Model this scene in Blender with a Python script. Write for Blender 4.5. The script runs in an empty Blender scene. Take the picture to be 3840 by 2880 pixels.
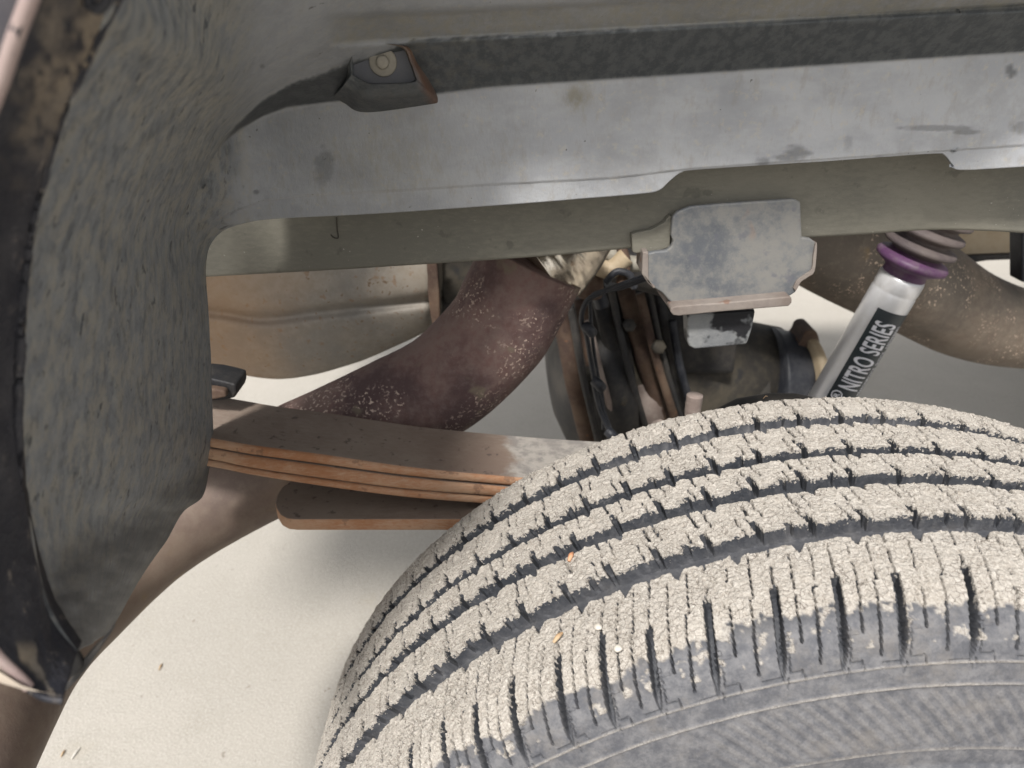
import bpy, bmesh, math, random
import numpy as np
from mathutils import Vector, Matrix
random.seed(7); rng = np.random.default_rng(11)
SC = bpy.context.scene
COL = SC.collection
# ------------------------------------------------------------------ camera, world, sun, exposure
CAM = np.array([-.221, -.476, .632]); PITCH = math.radians(25.9); ROLL = math.radians(-.5); FPX = 2885.0
_f = np.array([0, math.cos(PITCH), -math.sin(PITCH)]); _r0 = np.array([1., 0, 0]); _u0 = np.cross(_r0, _f)
_r = math.cos(ROLL)*_r0 + math.sin(ROLL)*_u0; _u = -math.sin(ROLL)*_r0 + math.cos(ROLL)*_u0
cam = bpy.data.cameras.new('camera'); co = bpy.data.objects.new('camera', cam); COL.objects.link(co)
co.matrix_world = Matrix(((_r[0], _u[0], -_f[0], CAM[0]), (_r[1], _u[1], -_f[1], CAM[1]), (_r[2], _u[2], -_f[2], CAM[2]), (0, 0, 0, 1)))
cam.sensor_width = 36; cam.lens = 36*FPX/3840; cam.clip_start = .01; cam.clip_end = 1000
cam.dof.use_dof = True; cam.dof.focus_distance = .50; cam.dof.aperture_fstop = 11
SC.camera = co
SUN_DIR = Vector((-.17, -.60, .78)).normalized()
w = bpy.data.worlds.new('World'); SC.world = w; w.use_nodes = True
nt = w.node_tree; bg = nt.nodes['Background']
sky = nt.nodes.new('ShaderNodeTexSky'); sky.sky_type = 'NISHITA'; sky.sun_disc = False
sky.sun_elevation = math.asin(SUN_DIR.z); sky.sun_rotation = math.atan2(SUN_DIR.x, SUN_DIR.y)
sky.air_density = 1.0; sky.dust_density = 3.0
hs = nt.nodes.new('ShaderNodeHueSaturation'); hs.inputs['Saturation'].default_value = .14
nt.links.new(sky.outputs[0], hs.inputs['Color']); nt.links.new(hs.outputs[0], bg.inputs[0]); bg.inputs[1].default_value = .12
sl = bpy.data.lights.new('sun', 'SUN'); so = bpy.data.objects.new('sun', sl); COL.objects.link(so)
sl.energy = 2.9; sl.angle = math.radians(7); sl.color = (1, .965, .92)
so.rotation_euler = SUN_DIR.to_track_quat('Z', 'Y').to_euler()
SC.view_settings.view_transform = 'Standard'; SC.view_settings.look = 'None'; SC.view_settings.gamma = 1
SC.view_settings.exposure = .66
try:
    SC.cycles.max_bounces = 8; SC.cycles.diffuse_bounces = 5; SC.cycles.use_denoising = True
except Exception: pass

def ray(px, py):
    return _f + (px-1920)/FPX*_r - (py-1440)/FPX*_u
def P(px, py, Y):
    "point at depth Y (metres into the truck) seen along the sight line px,py"
    d = ray(px, py); return CAM + (Y-CAM[1])/d[1]*d
def proj(V):
    d = V-CAM; z = d@_f
    return 1920+FPX*(d@_r)/z, 1440-FPX*(d@_u)/z
GZ = -.388
def PG(px, py, z=GZ):
    d = ray(px, py); return CAM + (z-CAM[2])/d[2]*d

# ------------------------------------------------------------------ numeric helpers
def _h(ix, iy, seed):
    n = (ix.astype(np.int64)*374761393 + iy.astype(np.int64)*668265263 + seed*1442695041) & 0x7fffffff
    n = ((n ^ (n >> 13))*1274126177) & 0x7fffffff
    return ((n ^ (n >> 16)) & 0xffff)/65535.0
def vn(x, y, seed=0):
    x, y = np.broadcast_arrays(x, y)
    ix = np.floor(x); iy = np.floor(y); fx = x-ix; fy = y-iy
    fx = fx*fx*(3-2*fx); fy = fy*fy*(3-2*fy); ix = ix.astype(np.int64); iy = iy.astype(np.int64)
    a = _h(ix, iy, seed); b = _h(ix+1, iy, seed); c = _h(ix, iy+1, seed); d = _h(ix+1, iy+1, seed)
    return (a*(1-fx)+b*fx)*(1-fy)+(c*(1-fx)+d*fx)*fy
def fbm(x, y, o=4, seed=0):
    s = 0; a = .5; t = 0
    for k in range(o):
        s = s+a*vn(x*2**k+17.3*k, y*2**k-9.1*k, seed+k); t += a; a *= .55
    return s/t-.5
def worley(x, y, seed=0):
    ix = np.floor(x).astype(np.int64); iy = np.floor(y).astype(np.int64)
    f1 = np.full(np.shape(x), 9.); f2 = np.full(np.shape(x), 9.)
    for i in (-1, 0, 1):
        for j in (-1, 0, 1):
            cx = ix+i; cy = iy+j
            d = np.hypot(cx+_h(cx, cy, seed)-x, cy+_h(cx, cy, seed+5)-y)
            f2 = np.minimum(f2, np.maximum(f1, d)); f1 = np.minimum(f1, d)
    return f1, f2
def ss(a, b, x):
    t = np.clip((x-a)/(b-a), 0, 1); return t*t*(3-2*t)
def catmull(pts, n):
    p = np.asarray(pts, float); p = np.vstack([2*p[0]-p[1], p, 2*p[-1]-p[-2]])
    m = len(p)-3; t = np.linspace(0, m, n); i = np.minimum(t.astype(int), m-1); u = (t-i)[:, None]
    a, b, c, d = p[i], p[i+1], p[i+2], p[i+3]
    return .5*((2*b)+(c-a)*u+(2*a-5*b+4*c-d)*u*u+(3*b-a-3*c+d)*u**3)

# ------------------------------------------------------------------ object helpers
def tag(o, label=None, cat=None, group=None, kind=None):
    for k, v in (('label', label), ('category', cat), ('group', group), ('kind', kind)):
        if v: o[k] = v
    return o
def empty(name, loc, **k):
    o = bpy.data.objects.new(name, None); COL.objects.link(o); o.location = loc; o.empty_display_size = .05
    return tag(o, **k)
def link(name, me, mat, parent=None, smooth=True):
    o = bpy.data.objects.new(name, me); COL.objects.link(o)
    if mat: me.materials.append(mat)
    if parent is not None:
        o.parent = parent
        q = parent; off = Vector((0, 0, 0))
        while q is not None: off += Vector(q.location); q = q.parent
        o.location = -off if parent.type == 'EMPTY' else Vector((0, 0, 0))
    me.polygons.foreach_set('use_smooth', [smooth]*len(me.polygons))
    return o
def arr_mesh(name, V, F, attrs=None):
    me = bpy.data.meshes.new(name); V = np.asarray(V, np.float32); F = np.asarray(F, np.int32)
    n = F.shape[1]
    me.vertices.add(len(V)); me.vertices.foreach_set('co', V.ravel())
    me.loops.add(F.size); me.loops.foreach_set('vertex_index', F.ravel())
    me.polygons.add(len(F)); me.polygons.foreach_set('loop_start', np.arange(0, F.size, n, dtype=np.int32))
    me.polygons.foreach_set('loop_total', np.full(len(F), n, np.int32))
    for k, a in (attrs or {}).items():
        at = me.attributes.new(k, 'FLOAT', 'POINT'); at.data.foreach_set('value', np.asarray(a, np.float32).ravel())
    me.update(calc_edges=True); me.validate()
    return me
def grid_faces(nu, nv, closed_u=False):
    i = np.arange(nu if closed_u else nu-1)[:, None]; j = np.arange(nv-1)[None]
    a = i*nv+j; b = ((i+1) % nu)*nv+j
    return np.stack([a, b, b+1, a+1], -1).reshape(-1, 4)
def bm_obj(name, bm, mat, parent=None, smooth=False, bevel=0, seg=2):
    if bevel:
        es = [e for e in bm.edges if len(e.link_faces) == 2 and e.calc_face_angle(0) > .5]
        if es: bmesh.ops.bevel(bm, geom=es, offset=bevel, segments=seg, profile=.6, affect='EDGES', clamp_overlap=True)
    bmesh.ops.recalc_face_normals(bm, faces=bm.faces)
    me = bpy.data.meshes.new(name); bm.to_mesh(me); bm.free()
    o = link(name, me, mat, parent, smooth or bevel > 0)
    if bevel: o.modifiers.new('wn', 'WEIGHTED_NORMAL').keep_sharp = False
    return o
def tube(name, pts, rad, mat, parent=None, n=80, seg=48, noise=0, cap=True, attr=None):
    p = catmull(pts, n); k = len(pts)
    r = np.interp(np.linspace(0, k-1, n), np.arange(k), rad) if np.ndim(rad) else np.full(n, rad)
    t = np.gradient(p, axis=0); t /= np.linalg.norm(t, axis=1)[:, None]
    up = np.array([0., 0, 1]) if abs(t[0][2]) < .9 else np.array([0., 1, 0])
    A = []
    a = np.cross(t[0], up); a /= np.linalg.norm(a)
    for q in range(n):
        a = a-(a@t[q])*t[q]; a /= np.linalg.norm(a); A.append(a)
    A = np.array(A); B = np.cross(t, A); th = np.linspace(0, 2*np.pi, seg, endpoint=False)
    rr = r[:, None]*np.ones(seg)
    if noise: rr = rr+noise*fbm(np.linspace(0, 20, n)[:, None]*np.ones(seg), 3*np.cos(th)[None]+2*np.sin(2*th)[None], 4, 3)
    V = p[:, None]+rr[..., None]*(np.cos(th)[None, :, None]*A[:, None]+np.sin(th)[None, :, None]*B[:, None])
    V = V.reshape(-1, 3); i = np.arange(n-1)[:, None]*seg; j = np.arange(seg)[None]
    F = np.stack([i+j, i+(j+1) % seg, i+seg+(j+1) % seg, i+seg+j], -1).reshape(-1, 4)
    if cap:
        m = len(V); V = np.vstack([V, p[:1], p[-1:]])
        jj = np.arange(0, seg, 2)
        c0 = np.stack([np.full(len(jj), m), (jj+2) % seg, jj+1, jj], -1); b0 = (n-1)*seg
        c1 = np.stack([np.full(len(jj), m+1), b0+jj, b0+jj+1, b0+(jj+2) % seg], -1)
        F = np.vstack([F, c0, c1])
    me = arr_mesh(name, V, F)
    return link(name, me, mat, parent)
def revolve(name, c, axis, prof, mat, parent=None, seg=56, close=False):
    "prof: list of (distance along axis, radius)"
    ax = Vector(axis).normalized(); q = Vector((0, 0, 1)).rotation_difference(ax)
    th = np.linspace(0, 2*np.pi, seg, endpoint=False)
    V = np.array([[r*np.cos(a), r*np.sin(a), z] for z, r in prof for a in th])
    M = np.array(q.to_matrix()); V = V@M.T+np.array(c); n = len(prof)
    i = np.arange(n-1)[:, None]*seg; j = np.arange(seg)[None]
    F = np.stack([i+j, i+(j+1) % seg, i+seg+(j+1) % seg, i+seg+j], -1).reshape(-1, 4)
    return link(name, arr_mesh(name, V, F), mat, parent)
def plate(name, pix, Y, thick, mat, parent=None, bevel=.0015, tilt=0, yfun=None):
    "solid plate: outline on the plane Y (sight-line px list), extruded away from the camera by thick"
    bm = bmesh.new(); ps = [Vector(P(x, y, yfun(x, y) if yfun else Y)) for x, y in pix]
    vs = [bm.verts.new(p) for p in ps]; f = bm.faces.new(vs)
    g = bmesh.ops.extrude_face_region(bm, geom=[f])
    bmesh.ops.translate(bm, vec=(0, thick, 0), verts=[e for e in g['geom'] if isinstance(e, bmesh.types.BMVert)])
    return bm_obj(name, bm, mat, parent, bevel=bevel)
def dense(pix, n):
    return [tuple(q) for q in catmull(pix, n)]
def box(name, c, s, mat, parent=None, bevel=.002, rot=(0, 0, 0)):
    from mathutils import Euler
    bm = bmesh.new(); bmesh.ops.create_cube(bm, size=1)
    bmesh.ops.scale(bm, vec=s, verts=bm.verts); bmesh.ops.rotate(bm, matrix=Euler(rot).to_matrix(), verts=bm.verts)
    bmesh.ops.translate(bm, vec=c, verts=bm.verts)
    return bm_obj(name, bm, mat, parent, bevel=bevel)

# ------------------------------------------------------------------ materials
class NT:
    def __init__(s, name):
        m = bpy.data.materials.new(name); m.use_nodes = True; s.m = m; s.t = m.node_tree; s.n = s.t.nodes
        s.b = s.n['Principled BSDF']; s.tc = s.n.new('ShaderNodeTexCoord')
    def l(s, a, b): s.t.links.new(a, b)
    def coord(s, scale=(1, 1, 1), rot=(0, 0, 0)):
        mp = s.n.new('ShaderNodeMapping'); s.l(s.tc.outputs['Object'], mp.inputs[0])
        mp.inputs['Scale'].default_value = scale; mp.inputs['Rotation'].default_value = rot; return mp.outputs[0]
    def noise(s, scale, detail=5, rough=.6, vec=None, dist=0):
        t = s.n.new('ShaderNodeTexNoise'); t.inputs['Scale'].default_value = scale; t.inputs['Detail'].default_value = detail
        t.inputs['Roughness'].default_value = rough; t.inputs['Distortion'].default_value = dist
        s.l(vec if vec is not None else s.tc.outputs['Object'], t.inputs['Vector']); return t.outputs[0]
    def vor(s, scale, feature='F1', vec=None, rand=1):
        t = s.n.new('ShaderNodeTexVoronoi'); t.inputs['Scale'].default_value = scale; t.feature = feature
        t.inputs['Randomness'].default_value = rand
        s.l(vec if vec is not None else s.tc.outputs['Object'], t.inputs['Vector']); return t.outputs[0]
    def ramp(s, x, a, b, ca=0., cb=1.):
        t = s.n.new('ShaderNodeMapRange'); t.inputs[1].default_value = a; t.inputs[2].default_value = b
        t.inputs[3].default_value = ca; t.inputs[4].default_value = cb; t.interpolation_type = 'SMOOTHSTEP'
        s.l(x, t.inputs[0]); return t.outputs[0]
    def mix(s, f, a, b):
        t = s.n.new('ShaderNodeMix'); t.data_type = 'RGBA'
        for v, i in ((f, 0), (a, 6), (b, 7)):
            if isinstance(v, (int, float)): t.inputs[i].default_value = v
            elif isinstance(v, tuple): t.inputs[i].default_value = (*v, 1)
            else: s.l(v, t.inputs[i])
        return t.outputs[2]
    def math(s, op, a, b=0.):
        t = s.n.new('ShaderNodeMath'); t.operation = op
        for v, i in ((a, 0), (b, 1)):
            if isinstance(v, (int, float)): t.inputs[i].default_value = v
            else: s.l(v, t.inputs[i])
        return t.outputs[0]
    def attr(s, name):
        t = s.n.new('ShaderNodeAttribute'); t.attribute_name = name; return t.outputs['Fac']
    def bump(s, h, strength, dist, prev=None):
        t = s.n.new('ShaderNodeBump'); t.inputs['Strength'].default_value = strength; t.inputs['Distance'].default_value = dist
        s.l(h, t.inputs['Height'])
        if prev is not None: s.l(prev, t.inputs['Normal'])
        s.l(t.outputs[0], s.b.inputs['Normal']); return t.outputs[0]
    def out(s, c, rough=.7, metal=0., spec=.5):
        for v, k in ((c, 'Base Color'), (rough, 'Roughness'), (metal, 'Metallic'), (spec, 'Specular IOR Level')):
            if isinstance(v, tuple): s.b.inputs[k].default_value = (*v, 1)
            elif isinstance(v, (int, float)): s.b.inputs[k].default_value = v
            else: s.l(v, s.b.inputs[k])
        return s.m

def mat_surface(name, base, base2, dust, dustamt=.5, big=6, fine=90, streak=None, rough=.65, metal=0, spots=None, spotamt=0,
                bumpd=.0006, spotscale=60, spec=.4, fleck=None, spotth=.62, fth=.66):
    k = NT(name); v = k.coord(streak) if streak else None
    n1 = k.noise(big, 4, .6); n2 = k.noise(fine, 6, .7, v); n3 = k.noise(fine*5, 3, .6, v)
    c = k.mix(k.ramp(n1, .35, .68), base, base2)
    d = k.math('ADD', k.math('MULTIPLY', n1, .5), k.math('MULTIPLY', n2, .5))
    c = k.mix(k.math('MULTIPLY', k.ramp(d, .42, .62), dustamt), c, dust)
    c = k.mix(k.math('MULTIPLY', k.ramp(n3, .5, .75), .22), c, dust)
    if spots:
        s = k.noise(spotscale, 3, .55); c = k.mix(k.math('MULTIPLY', k.ramp(s, spotth, spotth+.08), spotamt), c, spots)
    if fleck:
        s = k.noise(fleck[1], 2, .5, dist=.4); m2 = k.math('MULTIPLY', k.ramp(s, fth, fth+.06), k.ramp(k.noise(fleck[2], 3), .48, .6))
        c = k.mix(m2, c, fleck[0])
    k.bump(k.math('ADD', k.math('MULTIPLY', n2, .6), k.math('MULTIPLY', n3, .4)), .7, bumpd)
    return k.out(c, rough, metal, spec)

# rubber + mud (driven by 'mud' and 'dust' attributes painted along the tread)
k = NT('muddy_rubber')
dp = k.attr('deep'); lim = k.math('MAXIMUM', .06, k.math('ADD', .14, k.math('MULTIPLY', k.math('SUBTRACT', k.noise(330, 4, .65), .5), 1.3)))
mud = k.math('MULTIPLY', k.attr('mud'), k.ramp(k.math('SUBTRACT', dp, lim), -.02, .04, 1, 0)); du = k.attr('dust')
nA = k.noise(70, 6, .7); nB = k.noise(420, 5, .75); nC = k.noise(1100, 4, .7); vo = k.vor(650); vc = k.vor(330)
mc = k.mix(k.ramp(nA, .3, .7), (.415, .38, .335), (.49, .455, .41)); mc = k.mix(k.ramp(nB, .42, .66), mc, (.56, .525, .475))
mc = k.mix(k.math('MULTIPLY', k.ramp(nC, .52, .40), .45), mc, (.27, .225, .185))
mc = k.mix(k.ramp(vc, .16, .06), mc, (.66, .62, .56)); mc = k.mix(k.math('MULTIPLY', k.ramp(k.vor(260, 'DISTANCE_TO_EDGE', None), .035, .01), k.ramp(k.noise(60, 3), .42, .58)), mc, (.17, .15, .13))
rc = k.mix(k.ramp(nA, .35, .7), (.028, .031, .038), (.05, .053, .06))
rc = k.mix(k.math('MULTIPLY', k.ramp(k.noise(260, 6, .8), .5, .72), .7), rc, (.13, .128, .13))
dc = k.mix(k.ramp(k.noise(120, 6, .75), .35, .68), (.075, .077, .087), (.155, .153, .158))
dc = k.mix(k.math('MULTIPLY', k.ramp(k.noise(40, 5, .7), .5, .7), .45), dc, (.165, .15, .135))
rc = k.mix(du, rc, dc)
k.l(mud, k.n.new('ShaderNodeMath').inputs[0])
c = k.mix(mud, rc, mc)
hb = k.math('ADD', k.math('MULTIPLY', nB, 1.), k.math('ADD', k.math('MULTIPLY', nC, .6), k.math('MULTIPLY', vo, -.5)))
k.bump(k.math('MULTIPLY', hb, k.math('ADD', k.math('MULTIPLY', mud, .9), .25)), .9, .0014)
M_TYRE = k.out(c, k.ramp(mud, 0, 1, .62, .95), 0, k.ramp(mud, 0, 1, .35, .12))

# concrete
k = NT('concrete')
n1 = k.noise(1.3, 5, .6); n2 = k.noise(14, 6, .65); n3 = k.noise(240, 5, .75); n4 = k.noise(520, 3, .6); v1 = k.vor(260)
c = k.mix(k.ramp(n1, .3, .7), (.37, .345, .305), (.43, .40, .355)); c = k.mix(k.math('MULTIPLY', k.ramp(n2, .45, .7), .4), c, (.36, .335, .29))
c = k.mix(k.math('MULTIPLY', k.ramp(n3, .46, .62), .5), c, (.53, .505, .46)); c = k.mix(k.math('MULTIPLY', k.ramp(n4, .45, .3), .4), c, (.25, .23, .20))
c = k.mix(k.math('MULTIPLY', k.ramp(k.noise(38, 2), .74, .78), .6), c, (.2, .17, .14))
c = k.mix(k.math('MULTIPLY', k.ramp(k.noise(5, 5, .7), .6, .75), .35), c, (.40, .355, .28))
c = k.mix(k.math('MULTIPLY', k.ramp(k.noise(90, 3, .6), .66, .72), .45), c, (.22, .20, .17))
k.bump(k.math('ADD', n3, k.math('MULTIPLY', v1, .35)), .6, .0028)
M_CONC = k.out(c, .9, 0, .2)

# black moulded liner plastic, its coat of road dust painted by 'dust' (grey film) and 'tan' (mud wash)
k = NT('liner_plastic')
du = k.attr('dust'); ta = k.attr('tan'); dk = k.attr('dark')
st = k.coord((7, 12, 15)); sv = k.coord((50, 30, 22))
n1 = k.noise(9, 5, .6); n2 = k.noise(150, 5, .68, k.coord((1, .8, .45))); n3 = k.noise(420, 5, .7); n4 = k.noise(3, 5, .65, st); n5 = k.noise(3.2, 6, .75, sv)
bk = k.mix(k.ramp(n2, .40, .60), (.050, .060, .068), (.115, .127, .133))
bk = k.mix(k.math('MULTIPLY', k.ramp(n3, .55, .72), .5), bk, (.16, .15, .125))
gr = k.mix(k.ramp(n4, .35, .65), (.325, .334, .352), (.385, .393, .408)); gr = k.mix(k.math('MULTIPLY', k.ramp(n2, .5, .7), .4), gr, (.27, .25, .215))
gr = k.mix(k.math('MULTIPLY', k.ramp(k.noise(16, 3, .6), .6, .72), .25), gr, (.13, .132, .138))
gr = k.mix(k.math('MULTIPLY', k.ramp(k.noise(210, 2, .5), .73, .77), .75), gr, (.05, .045, .04))
gr = k.mix(k.math('MULTIPLY', k.ramp(k.noise(190, 4, .7), .56, .68), .45), gr, (.44, .40, .33)); gr = k.mix(k.math('MULTIPLY', k.ramp(k.noise(22, 5, .7), .5, .66), .35), gr, (.235, .235, .235))
c = k.mix(du, bk, gr)
tn = k.mix(k.ramp(n2, .4, .65), (.135, .125, .095), (.19, .175, .13)); tn = k.mix(k.math('MULTIPLY', k.ramp(n3, .5, .7), .4), tn, (.27, .245, .19))
c = k.mix(k.math('MULTIPLY', ta, k.ramp(k.math('ADD', n2, k.math('MULTIPLY', n5, .6)), .6, .95)), c, tn)
c = k.mix(k.math('MULTIPLY', ta, .45), c, tn)
c = k.mix(k.math('MULTIPLY', k.ramp(n5, .46, .58), k.math('MULTIPLY', k.attr('mottle'), .85)), c, (.25, .235, .20))
c = k.mix(k.math('MULTIPLY', k.ramp(k.noise(110, 3, .6), .63, .70), k.attr('mottle')), c, (.04, .045, .05))
fl_ = k.noise(130, 4, .66, k.coord((1.1, 1, .65)))
c = k.mix(k.math('MULTIPLY', k.ramp(fl_, .54, .64), k.math('MULTIPLY', k.attr('mottle'), .55)), c, (.255, .258, .245))
c = k.mix(k.math('MULTIPLY', k.ramp(fl_, .46, .36), k.math('MULTIPLY', k.attr('mottle'), .5)), c, (.05, .056, .06))
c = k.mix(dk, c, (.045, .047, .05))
c = k.mix(k.attr('rust'), c, (.13, .06, .03))
b1 = k.bump(k.math('ADD', n2, k.math('MULTIPLY', n3, .5)), .5, .0012)
M_LINER = k.out(c, k.ramp(du, 0, 1, .62, .48), 0, .45)

M_FLARE = mat_surface('flare_black', (.012, .013, .018), (.028, .029, .034), (.25, .215, .17), .55, 14, 60, (1, 1, 1), .5, 0, bumpd=.0015, fleck=((.42, .36, .28), 90, 22))
M_FLAREMUD = mat_surface('flare_mud', (.22, .185, .14), (.12, .11, .10), (.33, .28, .21), .6, 18, 80, None, .8, 0, (.04, .04, .045), .7, spotscale=30)
M_PAINT_REFLECTION = mat_surface('beige_paint_reflection', (.44, .37, .30), (.48, .41, .34), (.5, .45, .38), .2, 10, 200, None, .28, .1, bumpd=.0001)  # beige reflection in the body paint, put into the base colour
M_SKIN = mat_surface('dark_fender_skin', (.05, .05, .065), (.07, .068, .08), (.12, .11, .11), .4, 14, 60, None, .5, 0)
M_BEAD = mat_surface('bead_highlight', (.26, .19, .18), (.31, .235, .22), (.36, .30, .27), .4, 14, 60, None, .5, 0)  # pinkish edge highlight put into the bead colour
M_FRAME = mat_surface('frame_dust', (.125, .12, .10), (.15, .143, .115), (.19, .178, .145), .6, 7, 120, (1, 3, 3), .7, 0, (.07, .068, .055), .45, .0005, 70, fleck=((.4, .38, .34), 420, 60), fth=.70)
M_BRKT = mat_surface('bracket_coat', (.085, .092, .104), (.135, .14, .145), (.21, .20, .178), .6, 26, 150, None, .6, 0, (.10, .10, .12), .6, .0006, 60, fleck=((.23, .13, .085), 40, 14))
M_BRKE = mat_surface('bracket_edge', (.155, .125, .108), (.19, .165, .15), (.25, .215, .185), .5, 20, 150, None, .75, 0, (.16, .08, .05), .7, .0008, 60)
M_PIPE = mat_surface('rusty_pipe', (.082, .05, .05), (.165, .09, .078), (.21, .165, .145), .5, 14, 130, None, .78, .1, (.185, .155, .11), .7, .0014, 26, fleck=((.52, .41, .34), 320, 12), fth=.585)
M_PIPE2 = mat_surface('rusty_pipe_dusty', (.095, .08, .066), (.15, .112, .085), (.19, .16, .125), .6, 8, 90, None, .7, .05, (.20, .13, .05), .6, .001, 16, fleck=((.50, .39, .30), 300, 14), fth=.60)
M_TAIL = mat_surface('tail_pipe_metal', (.12, .088, .074), (.175, .125, .095), (.20, .16, .125), .5, 10, 90, None, .6, .15, (.22, .15, .07), .7, .0006, 14)
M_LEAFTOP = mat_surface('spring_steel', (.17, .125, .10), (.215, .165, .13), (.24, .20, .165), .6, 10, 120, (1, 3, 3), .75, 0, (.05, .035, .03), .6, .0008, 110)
M_LEAFEDGE = mat_surface('spring_edge_rust', (.31, .14, .065), (.38, .205, .115), (.44, .31, .215), .6, 16, 160, (1, 4, 4), .8, 0, (.11, .06, .04), .5, .0009, 90)
M_MUFF = mat_surface('muffler_shell', (.15, .142, .13), (.19, .155, .115), (.245, .225, .195), .6, 6, 90, None, .6, .1, (.16, .085, .04), .55, .0005, 110, fleck=((.12, .08, .05), 180, 9))
M_RUST = mat_surface('cast_rust', (.05, .03, .023), (.10, .058, .038), (.14, .105, .075), .5, 16, 100, None, .8, 0, (.20, .09, .04), .6, .001, 40)
M_DIFF = mat_surface('diff_casting', (.03, .028, .026), (.062, .053, .038), (.095, .08, .058), .55, 9, 90, None, .75, 0, (.018, .02, .024), .7, .001, 22)
M_DARK = mat_surface('dark_greasy', (.016, .016, .018), (.032, .030, .03), (.085, .075, .06), .4, 14, 100, None, .6, 0, bumpd=.001)
M_BLACK = mat_surface('black_cable', (.012, .014, .02), (.02, .022, .03), (.07, .07, .07), .35, 30, 200, None, .5, 0)
M_TAN = mat_surface('tan_crossmember', (.33, .25, .155), (.38, .30, .20), (.44, .37, .27), .5, 12, 120, None, .6, 0)
M_STUD = mat_surface('threaded_stud', (.20, .155, .135), (.25, .20, .175), (.30, .26, .23), .5, 40, 300, None, .8, 0)
M_PAD = mat_surface('flaking_pad', (.15, .155, .16), (.20, .205, .205), (.25, .25, .24), .5, 30, 140, None, .6, 0, (.012, .012, .014), 1, .001, 45, spotth=.50)
M_SHOCK = mat_surface('silver_enamel', (.66, .66, .68), (.72, .72, .73), (.55, .53, .50), .3, 15, 200, None, .33, .35, bumpd=.00012, spec=.6)
M_LABEL = mat_surface('label_black', (.02, .03, .035), (.03, .037, .042), (.06, .06, .06), .2, 30, 200, None, .4, 0, bumpd=.00005)
M_INK = mat_surface('label_silver_ink', (.62, .62, .66), (.70, .70, .73), (.55, .55, .57), .2, 30, 300, None, .5, 0, bumpd=.00005)
M_PURPLE = mat_surface('purple_boot', (.085, .035, .09), (.13, .055, .125), (.15, .12, .13), .7, 20, 120, None, .5, 0, bumpd=.0004)
M_BOOT = mat_surface('dusty_boot', (.065, .052, .055), (.09, .07, .068), (.125, .105, .095), .55, 20, 120, None, .7, 0, bumpd=.0006)
M_CHROME = mat_surface('bright_steel', (.62, .55, .44), (.70, .64, .55), (.40, .30, .22), .25, 22, 110, None, .22, .9, (.25, .12, .05), .7, .0006, 45)
M_BOLT = mat_surface('dusty_bolt', (.24, .225, .19), (.28, .26, .215), (.33, .30, .25), .5, 40, 260, None, .7, .2, bumpd=.0004)
M_RECESS = mat_surface('clean_grey_plastic', (.085, .09, .105), (.10, .105, .12), (.14, .13, .12), .3, 20, 150, None, .45, 0)
M_GRIT = mat_surface('tan_grit', (.46, .42, .36), (.52, .48, .42), (.6, .57, .52), .4, 60, 300, None, .8, 0)
M_TWIG = mat_surface('dry_twig', (.34, .22, .12), (.42, .30, .18), (.5, .4, .28), .4, 60, 300, None, .8, 0)
M_LEAF = mat_surface('dry_leaf', (.45, .20, .10), (.50, .26, .15), (.55, .35, .22), .4, 60, 300, None, .7, 0)
M_STONE = mat_surface('pale_stone', (.55, .52, .47), (.62, .59, .54), (.7, .68, .63), .4, 60, 300, None, .8, 0)

# sunlit patch on the spring next to the tyre, put into its top colour
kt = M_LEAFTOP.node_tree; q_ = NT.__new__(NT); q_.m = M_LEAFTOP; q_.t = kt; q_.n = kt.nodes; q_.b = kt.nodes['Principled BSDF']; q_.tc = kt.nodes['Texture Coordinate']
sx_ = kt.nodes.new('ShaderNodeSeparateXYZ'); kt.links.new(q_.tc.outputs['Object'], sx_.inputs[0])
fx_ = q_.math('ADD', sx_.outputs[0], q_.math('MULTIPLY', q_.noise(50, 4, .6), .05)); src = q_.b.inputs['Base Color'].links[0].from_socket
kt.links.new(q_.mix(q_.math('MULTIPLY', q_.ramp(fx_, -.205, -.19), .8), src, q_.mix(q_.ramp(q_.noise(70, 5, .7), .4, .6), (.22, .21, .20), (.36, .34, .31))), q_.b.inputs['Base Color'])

# ------------------------------------------------------------------ ground
gm = arr_mesh('concrete_ground', [(-200, -200, GZ), (200, -200, GZ), (200, 200, GZ), (-200, 200, GZ)], [(0, 1, 2, 3)])
ground = link('concrete_ground', gm, M_CONC, None, False); tag(ground, label='pale sandy concrete ground under the truck', kind='structure')

truck = empty('pickup_truck', (0, 0, GZ), label='dusty lifted pickup truck seen through its rear wheel arch', cat='truck')

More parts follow.
